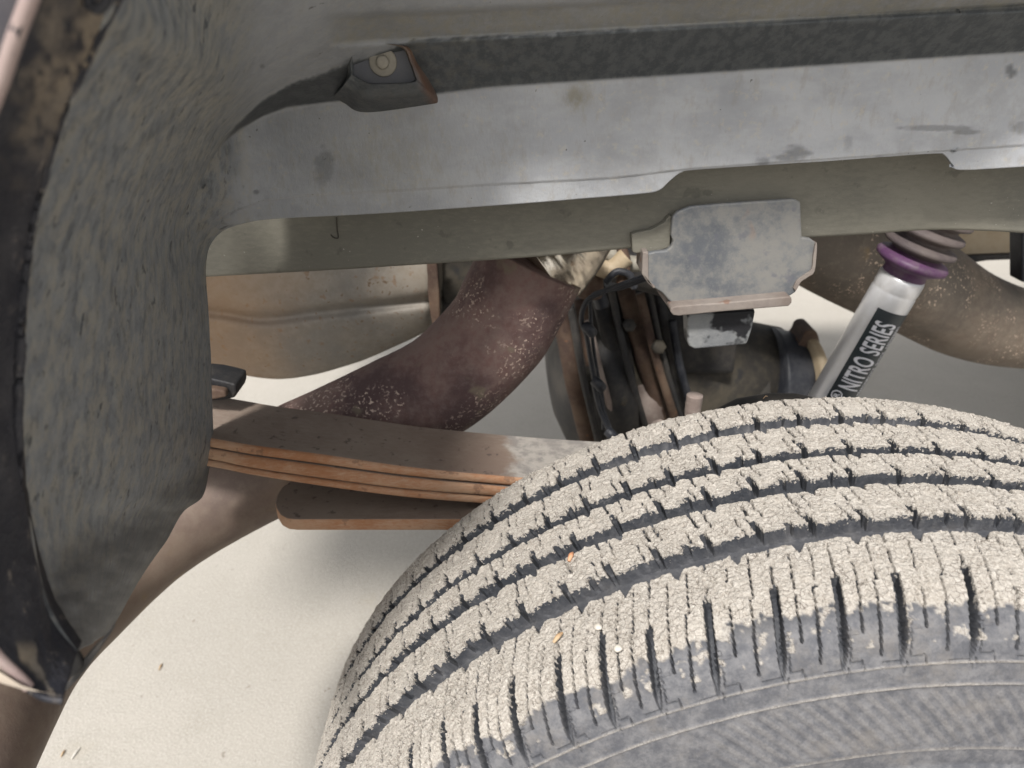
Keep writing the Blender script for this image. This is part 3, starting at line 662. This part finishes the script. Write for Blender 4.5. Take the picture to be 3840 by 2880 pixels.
# screw, slot and clip
c = P(245, 2478, -.262); revolve('screw', c, (.25, -1, .25), [(0, .0062), (.0022, .0062), (.003, .005), (.0025, .002), (.0024, 0)], M_DARK, flare, 28)
box('screw_slot', c+np.array([.001, -.0035, .001]), (.002, .001, .007), M_FLAREMUD, flare, .0003, (0, .5, 0))
plate('edge_lip', [(285, 2528), (300, 2490), (345, 2440), (400, 2385), (420, 2350), (414, 2378), (372, 2440), (330, 2500), (295, 2545), (240, 2600), (232, 2590)], -.262, .004, M_DARK, flare, .0006)
plate('flare_clip', [(305, -30), (310, 35), (330, 40), (355, 60), (375, 45), (400, 12), (415, -30), (385, -30), (372, 0), (352, 12), (332, 0), (330, -30)], -.270, .004, M_BLACK, flare, .001)

# ------------------------------------------------------------------ frame rail
YF = .112
low_e = [(600, 1051), (772, 1041), (1200, 1018), (1400, 1006), (1985, 968), (2339, 936), (2420, 931), (2700, 915), (3010, 895), (3066, 892), (3250, 881), (3400, 870), (3516, 865), (3680, 868), (3840, 877), (4100, 900)]
top_e = [(4100, 480), (3516, 500), (2600, 560), (1700, 680), (1200, 720), (600, 760)]
bm = bmesh.new(); lo = dense(low_e, 60)
vs = [bm.verts.new(P(x, y, YF)) for x, y in lo+top_e]; f = bm.faces.new(vs)
g = bmesh.ops.extrude_face_region(bm, geom=[f]); bmesh.ops.translate(bm, vec=(0, .05, 0), verts=[e for e in g['geom'] if isinstance(e, bmesh.types.BMVert)])
frame = bm_obj('frame_rail', bm, M_FRAME, truck, bevel=.003, seg=3)
# stamped tab beside the bump stop
plate('frame_tab', [(2384, 873), (2440, 862), (2490, 835), (2512, 808), (2520, 812), (2512, 928), (2460, 945), (2384, 950), (2372, 945), (2368, 880)], YF-.007, .008, M_FRAME, frame, .002)
tube('drain_seam', [P(1262, 815, YF-.0006), P(1264, 860, YF-.0006), P(1268, 892, YF-.0006), P(1250, 890, YF-.0006), P(1240, 880, YF-.0006)], .0005, M_DIFF, frame, 30, 8)

# ------------------------------------------------------------------ bump stop bracket
YB = .098
bs = empty('bump_stop_bracket', tuple(P(2730, 960, YB))); bs.parent = truck; bs.location = Vector(P(2730, 960, YB))-Vector((0, 0, GZ))
def chl(parent, f, *a, **k):
    o = f(*a, **k); return o
main = [(2524, 905), (2516, 880), (2522, 816), (2540, 795), (2590, 775), (2700, 765), (2978, 747), (3003, 758), (3008, 890), (3040, 895), (3062, 912), (3058, 980), (3052, 1018), (3030, 1038), (3003, 1056), (2992, 1080), (2984, 1096), (2960, 1112), (2900, 1121), (2550, 1142), (2515, 1135), (2482, 1098), (2450, 1078), (2430, 1058), (2425, 1025), (2428, 950), (2458, 944), (2500, 940), (2518, 925)]
plate('bracket_plate', main, YB, .006, M_BRKT, bs, .0016)
# returned edges and lower flange
plate('side_flange', [(2410, 945), (2432, 944), (2432, 1030), (2436, 1056), (2460, 1078), (2452, 1084), (2428, 1060), (2407, 1028)], YB-.003, .03, M_BRKE, bs, .001)
plate('corner_flange', [(2470, 1088), (2500, 1105), (2515, 1125), (2545, 1142), (2545, 1165), (2515, 1165), (2490, 1130), (2465, 1095)], YB+.006, .02, M_BRKE, bs, .001)
plate('bottom_flange', [(2535, 1148), (2700, 1136), (2960, 1112), (2970, 1118), (2970, 1135), (2958, 1149), (2700, 1170), (2545, 1186), (2525, 1183), (2514, 1170), (2516, 1155)], YB-.012, .022, M_BRKE, bs, .0015)
plate('rust_lip', dense([(2984, 1092), (2992, 1080), (3003, 1058), (3029, 1040), (3054, 1020), (3062, 960), (3064, 915), (3058, 915), (3050, 960), (3044, 1010), (3020, 1030), (2990, 1052), (2975, 1080)], 40), YB-.0018, .007, M_BRKE, bs, .0008)
plate('rubber_pad', [(2576, 1180), (2579, 1280), (2584, 1300), (2605, 1310), (2700, 1302), (2801, 1292), (2812, 1262), (2822, 1229), (2834, 1164)], YB+.004, .018, M_PAD, bs, .002)

# ------------------------------------------------------------------ leaf spring
sp = empty('leaf_spring', (0, 0, 0)); sp.parent = truck; sp.location = Vector((-.3, .09, .3))-Vector((0, 0, GZ))
YS = .060; SW = .070
def leaf(name, top, bot, y0, width, mats, endcap=None):
    "top/bot px curves of the outboard edge"
    n = 70; T = catmull(top, n); B = catmull(bot, n)
    A = np.array([P(x, y, y0) for x, y in T]); C = np.array([P(x, y, y0) for x, y in B])
    # rounded outboard edge section
    sec = []
    th_ = (A-C); 
    for f, dy in ((1, width), (1, .5*width), (1, .006), (1, .0022), (.93, .0007), (.8, .0), (.5, -.0004), (.2, .0), (.07, .0007), (0, .0022), (0, width)):
        sec.append(C+th_*f+np.array([0, dy, 0]))
    S = np.array(sec).transpose(1, 0, 2)
    me = arr_mesh(name, S.reshape(-1, 3), grid_faces(n, len(sec)))
    me.materials.append(mats[0]); o = link(name, me, mats[1], sp)
    mi = np.zeros((n-1, len(sec)-1), int); mi[:, 3:9] = 1; me.polygons.foreach_set('material_index', mi.ravel()); return o
lx = [500, 800, 949, 1200, 1516, 1801, 2050, 2300, 2600]
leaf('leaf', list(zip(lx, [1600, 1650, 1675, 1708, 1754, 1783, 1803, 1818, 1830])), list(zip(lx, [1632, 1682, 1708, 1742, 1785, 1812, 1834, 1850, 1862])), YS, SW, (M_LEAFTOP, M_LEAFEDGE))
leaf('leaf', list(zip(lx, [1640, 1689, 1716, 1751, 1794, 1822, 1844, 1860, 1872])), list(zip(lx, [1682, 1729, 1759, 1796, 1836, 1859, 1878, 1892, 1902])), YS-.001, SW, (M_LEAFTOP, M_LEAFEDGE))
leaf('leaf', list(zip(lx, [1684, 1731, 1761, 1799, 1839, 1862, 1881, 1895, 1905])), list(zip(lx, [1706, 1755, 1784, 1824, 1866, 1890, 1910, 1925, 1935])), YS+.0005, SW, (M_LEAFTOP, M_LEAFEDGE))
# flat overload leaf with its rounded end: plan outline at constant height
zt = P(1400, 1947, YS)[2]
def PZ(px, py, z):
    d = ray(px, py); return CAM+(z-CAM[2])/d[2]*d
pl = [(1700, 1947), (1400, 1947), (1110, 1947), (1078, 1944), (1052, 1930), (1036, 1905), (1032, 1885), (1040, 1855), (1060, 1825), (1089, 1803), (1150, 1800), (1700, 1800), (2300, 1800), (2300, 1947)]
bm = bmesh.new(); f = bm.faces.new([bm.verts.new(PZ(x, y, zt)) for x, y in pl]); g = bmesh.ops.extrude_face_region(bm, geom=[f])
bmesh.ops.translate(bm, vec=(0, 0, -.0115), verts=[e for e in g['geom'] if isinstance(e, bmesh.types.BMVert)])
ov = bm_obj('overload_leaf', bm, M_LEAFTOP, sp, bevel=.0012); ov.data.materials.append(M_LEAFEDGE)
for p_ in ov.data.polygons:
    if abs(p_.normal.z) < .6: p_.material_index = 1
# isolator block near the shackle
plate('rubber_isolator', [(740, 1415), (795, 1420), (850, 1432), (884, 1442), (886, 1470), (880, 1492), (850, 1500), (795, 1505), (740, 1500)], YS+.045, .03, M_DARK, sp, .002)
plate('isolator_cap', [(740, 1455), (800, 1458), (842, 1466), (850, 1490), (800, 1500), (740, 1500)], YS+.035, .008, M_RUST, sp, .002)

# ------------------------------------------------------------------ exhaust
ex = empty('exhaust_pipe', (0, 0, 0)); ex.parent = truck; ex.location = Vector((-.3, .2, .3))-Vector((0, 0, GZ))
R4 = .0505
ed = np.array([(1865, 1520, .203), (1725, 1618, .20), (1400, 1775, .19), (1200, 1866, .18), (1035, 1944, .165), (823, 2058, .135), (665, 2165, .105), (557, 2260, .08), (443, 2374, .045), (354, 2463, .015), (285, 2545, -.015), (225, 2640, -.045), (165, 2760, -.08), (105, 2890, -.11), (40, 3040, -.14), (-20, 3200, -.16)])
ec = catmull(ed, 121); tg = np.gradient(ec[:, :2], axis=0); tg /= np.linalg.norm(tg, axis=1)[:, None]
for _ in range(60): tg[1:-1] = (tg[:-2]+tg[1:-1]+tg[2:])/3
tg /= np.linalg.norm(tg, axis=1)[:, None]
pp = [(1998, 985, .215), (1925, 1130, .21), (1850, 1258, .207)]
for q in range(6, 121, 6):
    dd_ = (np.array(P(ec[q, 0], ec[q, 1], ec[q, 2]))-CAM)@_f; rp = R4*FPX/dd_
    if q == 6: sgn = -1 if tg[q, 0] < 0 else 1
    c_ = ec[q, :2]+sgn*rp*np.array([tg[q, 1], -tg[q, 0]])
    pp.append((c_[0], c_[1], ec[q, 2]))
tube('bent_pipe', [P(*q) for q in pp[:7]], R4, M_PIPE, ex, 160, 64, .0006)
tube('tail_pipe', [P(*q) for q in pp[6:]], R4, M_TAIL, ex, 140, 64, .0006)
# bright flex joint beyond the bend
tube('bright_joint', [P(1990, 1010, .225), P(2050, 965, .232), P(2110, 900, .24), P(2200, 780, .25)], [.047, .0475, .045, .04], M_CHROME, ex, 60, 56, .0012)
# front half of the exhaust past the axle
tube('front_pipe', [P(*q) for q in [(2800, 640, .48), (3000, 800, .50), (3200, 930, .52), (3420, 1060, .54), (3640, 1185, .56), (3900, 1245, .60), (4300, 1270, .66)]], [.075, .078, .075, .069, .063, .057, .056], M_PIPE2, ex, 120, 64, .001)

# ------------------------------------------------------------------ muffler
mu = empty('muffler', (0, 0, 0)); mu.parent = truck; mu.location = Vector((-.6, .5, .4))-Vector((0, 0, GZ))
YM = .42
xs = np.linspace(420, 1660, 110)
lowc = np.interp(xs, [420, 700, 791, 886, 987, 1076, 1200, 1364, 1480, 1580, 1640, 1660], [1360, 1352, 1373, 1402, 1420, 1423, 1402, 1352, 1300, 1255, 1215, 1185])
lowc = np.convolve(np.pad(lowc, 4, 'edge'), np.ones(9)/9, 'valid')
midc = np.interp(xs, [420, 791, 987, 1200, 1500, 1660], [1150, 1165, 1200, 1170, 1140, 1120])
midc = np.convolve(np.pad(midc, 6, 'edge'), np.ones(13)/13, 'valid')
Gm = []
for x, lw, mc_ in zip(xs, lowc, midc):
    row = []
    for t in np.linspace(0, 1, 60):
        y = 860+(lw-860)*t
        dpt = YM-.035*math.sin(math.pi*min(1, t*1.02))**.6 + .0
        s_ = (y-mc_)/22.0
        dpt += .011*math.exp(-s_*s_)
        if x > 1600: dpt += .05*((x-1600)/60)**2
        row.append(P(x, y, dpt))
    # turn under
    last = row[-1]
    for q in range(1, 8): row.append(last+np.array([0, .02*q, .0035*q*q*.15]))
    Gm.append(row)
Gm = np.array(Gm); me = arr_mesh('muffler_shell', Gm.reshape(-1, 3), grid_faces(*Gm.shape[:2])); 
pxm, _pm = proj(Gm.reshape(-1, 3)); ah = me.attributes.new('rustfilm', 'FLOAT', 'POINT'); ah.data.foreach_set('value', (ss(1250, 780, pxm+120*fbm(pxm/120, _pm/60, 3, 5))).astype(np.float32))
kt = M_MUFF.node_tree; an = kt.nodes.new('ShaderNodeAttribute'); an.attribute_name = 'rustfilm'; mxn = kt.nodes.new('ShaderNodeMix'); mxn.data_type = 'RGBA'; mxn.blend_type = 'MIX'
bs_ = kt.nodes['Principled BSDF']; src = bs_.inputs['Base Color'].links[0].from_socket; mm_ = kt.nodes.new('ShaderNodeMath'); mm_.operation = 'MULTIPLY'; mm_.inputs[1].default_value = .34
kt.links.new(an.outputs['Fac'], mm_.inputs[0]); kt.links.new(mm_.outputs[0], mxn.inputs[0]); kt.links.new(src, mxn.inputs[6]); mxn.inputs[7].default_value = (.38, .195, .065, 1); kt.links.new(mxn.outputs[2], bs_.inputs['Base Color'])
link('muffler_shell', me, M_MUFF, mu)
plate('seam_flange', [(1598, 940), (1600, 1000), (1604, 1100), (1612, 1170), (1622, 1225), (1650, 1195), (1648, 1100), (1640, 1000), (1638, 940)], YM-.035, .012, M_RUST, mu, .002)
plate('outlet_shroud', [(1640, 900), (1650, 1200), (1700, 1160), (1800, 1080), (1860, 900)], YM+.03, .02, M_DARK, mu, .003)
tube('outlet_pipe', [P(1660, 1040, .47), P(1760, 1020, .47), P(1900, 1000, .47), P(2100, 960, .47)], .035, M_DIFF, mu, 30, 32)

# ------------------------------------------------------------------ rear axle and differential
axl = empty('rear_axle', (0, 0, 0)); axl.parent = truck; axl.location = Vector((0, .6, 0))-Vector((0, 0, GZ))
YD = .62
def disc(name, px_, py_, Y, r, depth, mat, axis=(1, 0, 0)):
    c = P(px_, py_, Y); revolve(name, c, axis, [(-depth/2, 0), (-depth/2, r*.9), (-depth/2+.01, r), (depth/2-.01, r), (depth/2, r*.9), (depth/2, 0)], mat, axl)
# cover (rear), dished plate
c0 = P(2160, 1390, .60)
revolve('differential_cover', P(2235, 1400, .62), (-1, -.10, -.1), [(-.03, .0), (-.03, .150), (0, .156), (.012, .154), (.03, .140), (.058, .105), (.072, .06), (.076, 0)], M_DARK, axl)
# casting with cooling ribs
ctr = P(2420, 1400, .66)
revolve('differential_casting', ctr, (1, .05, 0), [(-.10, .0), (-.10, .150), (-.06, .152), (.0, .135), (.08, .115), (.15, .085), (.22, .07), (.24, .055), (.24, 0)], M_DIFF, axl)
for q, (xa, ya, xb, yb, r_, mt) in enumerate([(2105, 1170, 2215, 1680, .013, M_RUST), (2175, 1120, 2290, 1660, .009, M_RUST), (2235, 1060, 2390, 1640, .011, M_DARK), (2340, 1060, 2500, 1620, .012, M_RUST), (2470, 1080, 2580, 1580, .008, M_DARK)]):
    tube('casting_rib', [P(xa, ya, .50+.01*q), P((xa+xb)/2-8, (ya+yb)/2, .485+.01*q), P(xb, yb, .50+.01*q)], r_, mt, axl, 30, 20, .002)
for (xa, ya, xb, yb, r_, mt) in [(2250, 1400, 2300, 1640, .02, M_RUST), (2420, 1430, 2440, 1640, .026, M_STUD)]:
    tube('cast_web', [P(xa, ya, .54), P((xa+xb)/2, (ya+yb)/2, .53), P(xb, yb, .54)], r_, mt, axl, 20, 16, .004)
for q, (xa, ya, xb, yb, r_, mt) in enumerate([(2140, 1150, 2250, 1680, .005, M_DARK), (2205, 1200, 2330, 1660, .005, M_STUD), (2290, 1080, 2430, 1640, .005, M_DARK), (2400, 1100, 2540, 1600, .006, M_RUST), (2430, 1080, 2560, 1600, .005, M_DARK), (2520, 1200, 2600, 1560, .006, M_BLACK)]):
    tube('casting_rib', [P(xa, ya, .47+.008*q), P((xa+xb)/2-8, (ya+yb)/2, .46+.008*q), P(xb, yb, .47+.008*q)], r_, mt, axl, 30, 14, .001)
for x_, y_, r_ in ((2215, 1400, .010), (2330, 1500, .009), (2360, 1220, .009), (2470, 1300, .010)):
    revolve('casting_bolt', P(x_, y_, .475), (0, -1, .3), [(-.01, r_), (.004, r_), (.006, r_*.8), (.006, 0)], M_DIFF, axl, 6)
# pinion nose, flange and yoke
tube('pinion_nose', [P(2550, 1440, .70), P(2750, 1445, .68), P(2900, 1440, .66)], [.12, .10, .085], M_DIFF, axl, 40, 40, .003)
tube('pinion_seal', [P(2880, 1430, .64), P(2985, 1432, .64)], [.088, .078], M_BLACK, axl, 12, 40, .001)
revolve('pinion_flange', P(2998, 1425, .63), (1, .15, 0), [(-.008, 0), (-.008, .078), (-.004, .082), (.004, .082), (.008, .078), (.008, 0)], M_TAN, axl)
plate('yoke_ear', dense([(2994, 1290), (3008, 1270), (3020, 1245), (3050, 1238), (3068, 1255), (3078, 1300), (3092, 1345), (3100, 1400), (3080, 1480), (3020, 1500), (3005, 1400)], 50), .61, .05, M_RUST, axl, .004)
plate('yoke_body', [(2990, 1300), (3080, 1310), (3120, 1400), (3110, 1540), (2990, 1540)], .64, .04, M_RUST, axl, .006)
tube('axle_tube', [(-.0, .02, -.0), (.0, .4, .0), (0, .8, .0), (0, 1.5, 0)], .05, M_DIFF, axl, 30, 40)
plate('brake_splash', [(2660, 1680), (2680, 1570), (2780, 1520), (2900, 1500), (3000, 1500), (3100, 1520), (3100, 1700), (2660, 1760)], .30, .02, M_DARK, axl, .004)
tube('spring_bolt', [P(2598, 1600, .10), P(2598, 1540, .10), P(2606, 1482, .10)], .0068, M_STUD, axl, 60, 24, .0004)
tube('spring_bolt', [P(2470, 1640, .10), P(2466, 1600, .10), P(2462, 1590, .10)], .0065, M_STUD, axl, 20, 24, .0004)
# brake hose and breather line held by ties
def cable(pts, r, m=M_BLACK): tube('brake_line', [P(*q) for q in pts], r, m, axl, 60, 12)
cable([(2440, 1030, .26), (2350, 1060, .27), (2260, 1095, .28), (2200, 1130, .29), (2180, 1200, .30), (2200, 1260, .31), (2215, 1350, .32), (2235, 1450, .32), (2270, 1560, .32), (2300, 1640, .32)], .0028)
cable([(2430, 1045, .27), (2330, 1080, .28), (2225, 1105, .29), (2215, 1180, .30), (2225, 1300, .32), (2240, 1400, .33), (2260, 1500, .33), (2262, 1610, .33)], .0022)
cable([(2225, 1440, .315), (2250, 1540, .315), (2285, 1630, .315), (2265, 1680, .315)], .0026)
for x_, y_ in ((2205, 1235), (2240, 1440), (2290, 1630)):
    tube('cable_tie', [P(x_-12, y_-14, .30), P(x_+4, y_, .296), P(x_+16, y_+14, .30)], .006, M_BLACK, axl, 12, 10)
# hoses and harness above the axle
hz = empty('wiring_harness', (0, 0, 0)); hz.parent = truck; hz.location = Vector((.1, .4, .4))-Vector((0, 0, GZ))
for q, (pts, r_, mt) in enumerate([([(2180, 930, .33), (2230, 990, .33), (2290, 1010, .33), (2350, 960, .33)], .010, M_TAN), ([(2240, 900, .36), (2250, 1000, .36), (2240, 1080, .36), (2260, 1150, .36)], .008, M_BLACK),
        ([(2270, 1060, .32), (2310, 1020, .32), (2360, 1030, .32), (2380, 1080, .32)], .004, M_BLACK), ([(2290, 900, .35), (2300, 960, .34), (2380, 990, .34), (2460, 960, .34)], .009, M_BOLT),
        ([(2150, 880, .40), (2300, 960, .42), (2500, 1020, .42), (2700, 1060, .42)], .03, M_DARK), ([(2190, 1000, .345), (2215, 1050, .34), (2210, 1110, .34)], .014, M_RUST), ([(2320, 900, .34), (2345, 985, .33), (2330, 1060, .33)], .006, M_RUST)]):
    tube('hose', [P(*p_) for p_ in pts], r_, mt, hz, 40, 16, .001)
# dark bulk of the tank and bed structure behind
box('axle_bump_plate', P(2500, 1230, .56), (.20, .05, .13), M_DARK, axl, .01)

# ------------------------------------------------------------------ shock absorber
sh = empty('shock_absorber', (0, 0, 0)); sh.parent = truck; sh.location = Vector((.25, .4, .2))-Vector((0, 0, GZ))
YK = .34
A0 = P(3060, 1590, YK+.01); A1 = P(3388, 1030, YK-.01); ax = A1-A0; LN = np.linalg.norm(ax); ax = ax/LN
RS = .0245
revolve('shock_body', A0, ax, [(-.12, 0), (-.12, RS)]+[(z, RS) for z in np.linspace(-.1, LN-.022, 12)]+[(LN-.020, RS*.985), (LN-.0185, RS*.975), (LN-.017, RS*.985), (LN-.015, RS), (LN-.004, RS), (LN-.001, RS*.97), (LN, RS*.9), (LN, .0)], M_SHOCK, sh, 96)
# bellows
prof_ = []; z = LN-.002
rb_ = [(.0, .022), (.003, .0235), (.006, .0225), (.009, .024), (.013, .031), (.017, .038), (.021, .0385), (.024, .036), (.027, .028), (.0285, .026)]
revolve('purple_boot_ring', A0+ax*z, ax, rb_, M_PURPLE, sh, 72)
bp = []
zz = 0
for q in range(6):
    R_ = .0385-.0004*q
    bp += [(zz, .026), (zz+.003, .029), (zz+.006, R_-.001), (zz+.0085, R_), (zz+.011, R_-.001), (zz+.014, .029)]; zz += .0165
revolve('dust_boot', A0+ax*(z+.0285), ax, bp, M_BOOT, sh, 72)
# label, printed text wrapped on the cylinder
view = CAM-(A0+ax*LN*.5); e1 = view-(view@ax)*ax; e1 /= np.linalg.norm(e1); e2 = np.cross(ax, e1)
def cyl_pt(s_, a, r_): return A0+ax*s_+r_*(math.cos(a)*e1+math.sin(a)*e2)
# which sign of e2 is the lower right?  (label hugs that side)
sx = proj(cyl_pt(.1, .5, RS))[0]-proj(cyl_pt(.1, -.5, RS))[0]; SG = 1 if sx > 0 else -1
ltop = LN-.037
a0, a1 = math.radians(-13), math.radians(100)
ns, na = 40, 24; LV = []
for i in range(ns):
    for j in range(na): LV.append(cyl_pt(-.10+(ltop+.10)*i/(ns-1), SG*(a0+(a1-a0)*j/(na-1)), RS+.0003))
link('label', arr_mesh('label', LV, grid_faces(ns, na)), M_LABEL, sh)
def text_on(name, s, start, length, acen, height, xs_, bold):
    cu = bpy.data.curves.new('t', 'FONT'); cu.body = s; cu.size = 1; cu.offset = bold; cu.resolution_u = 4; cu.space_character = 1.05
    to = bpy.data.objects.new('t', cu); COL.objects.link(to); dg = bpy.context.evaluated_depsgraph_get()
    me = bpy.data.meshes.new_from_object(to.evaluated_get(dg)); bpy.data.objects.remove(to)
    bm = bmesh.new(); bm.from_mesh(me)
    for q in range(2):
        bmesh.ops.subdivide_edges(bm, edges=[e for e in bm.edges if e.calc_length() > .12], cuts=2)
    bmesh.ops.triangulate(bm, faces=bm.faces)
    co_ = np.array([v.co[:] for v in bm.verts]); mn, mx = co_.min(0), co_.max(0)
    for v in bm.verts:
        u_ = (v.co.x-mn[0])/(mx[0]-mn[0]); h_ = (v.co.y-mn[1])/(mx[1]-mn[1])-.5
        # text runs up the shock; letter tops point to the upper left
        v.co = Vector(cyl_pt(start+u_*length, SG*(acen-h_*height/RS), RS+.0006))
    bm.to_mesh(me); bm.free(); me.name = name
    return link(name, me, M_INK, sh, False)
text_on('lettering', 'NITRO SERIES', ltop-.0125-.089, .089, math.radians(27), .0245, 1, .018)
text_on('small_lettering', 'PERFORMANCE  SHOCK  ABSORBERS', ltop-.0125-.095, .093, math.radians(70), .0055, 1, .01)
tube('trademark_ring', [cyl_pt(ltop-.0125-.100+.0055*math.cos(a), SG*(math.radians(8)+.0055/RS*math.sin(a)), RS+.0005) for a in np.linspace(0, 2*math.pi, 17)], .0007, M_INK, sh, 50, 6, cap=False)
text_on('small_lettering', 'R', ltop-.0125-.1025, .005, math.radians(8), .006, 1, .01)

# ------------------------------------------------------------------ crossmember, right hand bar, unseen truck parts sized for shade
plate('crossmember', [(3440, 800), (3600, 905), (3560, 960), (3600, 965), (3832, 950), (3832, 800)], .80, .05, M_TAN, truck, .004)
plate('crossmember_lip', [(3560, 962), (3832, 952), (3840, 972), (3700, 978), (3625, 990), (3575, 1000)], .79, .04, M_DARK, truck, .002)
plate('support_bar', [(3834, 700), (3833, 1060), (3960, 1060), (3960, 700)], .50, .03, M_BLACK, truck, .003)
bf = box('bed_floor_shade', (.50, .55, .80), (2.9, .92, .03), M_DARK, truck, .003)  # unseen bed floor, width and ends set by where its shadow lands
box('bed_side_shade_slab', (-.70, -.06, .80), (.44, .28, .03), M_DARK, truck, .003)  # unseen slab added to shade the muffler and the ground behind the tyre
for i in range(7):
    box('bed_floor_shade_sill', (-.85+.38*i, .55, .755), (.06, .9, .05), M_DARK, truck, .004)

box('cab_underside_shade', (2.6, .85, .25), (2.4, 2.1, .2), M_DARK, truck, .02)  # unseen box added under the cab to darken the ground
box('far_frame_rail_shade', (.6, 1.30, .50), (3.8, .06, .16), M_FRAME, truck, .006)  # unseen far rail, added to keep light off the ground
box('fuel_tank_shade', (1.65, .85, .10), (1.0, .6, .42), M_DARK, truck, .04)  # unseen tank box, added to block light under the truck

# ------------------------------------------------------------------ loose bits
def twig(name, a, b, r, mat, lab, cat, z=None, bend=.0):
    m_ = (np.array(a)+np.array(b))/2+np.array([0, 0, bend]); o = tube(name, [a, m_, b], [r*.6, r, r*.4], mat, None, 14, 8)
    c_ = Vector(m_); o.data.transform(Matrix.Translation(-c_)); o.location = c_
    tag(o, label=lab, cat=cat); return o
def on_tyre(px_, py_, r=.3915):
    d = ray(px_, py_); A = d[0]**2+d[2]**2; B = 2*(CAM[0]*d[0]+CAM[2]*d[2]); C_ = CAM[0]**2+CAM[2]**2-r*r
    return CAM+(-B-math.sqrt(max(0, B*B-4*A*C_)))/(2*A)*d
twig('leaf_fragment', on_tyre(2133, 2105), on_tyre(2148, 2072), .0016, M_LEAF, 'small orange dry leaf sliver stuck in a tread groove', 'leaf', bend=.001)
twig('straw_fragment', on_tyre(2075, 2410), on_tyre(2110, 2372), .0014, M_TWIG, 'short pale straw piece lying on the muddy shoulder tread', 'straw', bend=.0008)
twig('straw', on_tyre(2862, 1495), on_tyre(2878, 1486, .398), .0003, M_TWIG, 'hair thin straw sticking up at the top of the tyre', 'straw', bend=.001)
twig('twig', PG(1, 1)*0+PG(596, 2512, GZ+.002), PG(608, 2488, GZ+.002), .0018, M_TWIG, 'short brown twig on the sunlit concrete beside the tail pipe bend', 'twig', bend=.001)
twig('twig', PG(228, 2838, GZ+.002), PG(244, 2812, GZ+.002), .0017, M_TWIG, 'thin dry twig on the concrete at the lower corner by the tail pipe', 'twig', bend=.001)
twig('twig', PG(268, 2846, GZ+.002), PG(300, 2804, GZ+.002), .0016, M_STONE, 'longer bleached twig on the concrete near the tail pipe', 'twig', bend=.001)
def pebble(p_, r_, lab):
    bm = bmesh.new(); bmesh.ops.create_icosphere(bm, subdivisions=2, radius=r_)
    for v in bm.verts: v.co *= 1+.25*(random.random()-.5); v.co.z *= .7
    o = bm_obj('pebble', bm, M_GRIT, None, True); o.location = p_; tag(o, label=lab, cat='pebble')
pebble(on_tyre(2317, 2430, .389), .0024, 'round pale pebble stuck in the mud of the shoulder rib beside a slot')
pebble(on_tyre(2243, 2350, .390), .0022, 'pale grit stone on the mud above a thin shoulder slit')
pebble(on_tyre(2412, 2132, .381), .0020, 'pale grit stone resting in the deep groove above the shoulder rib')
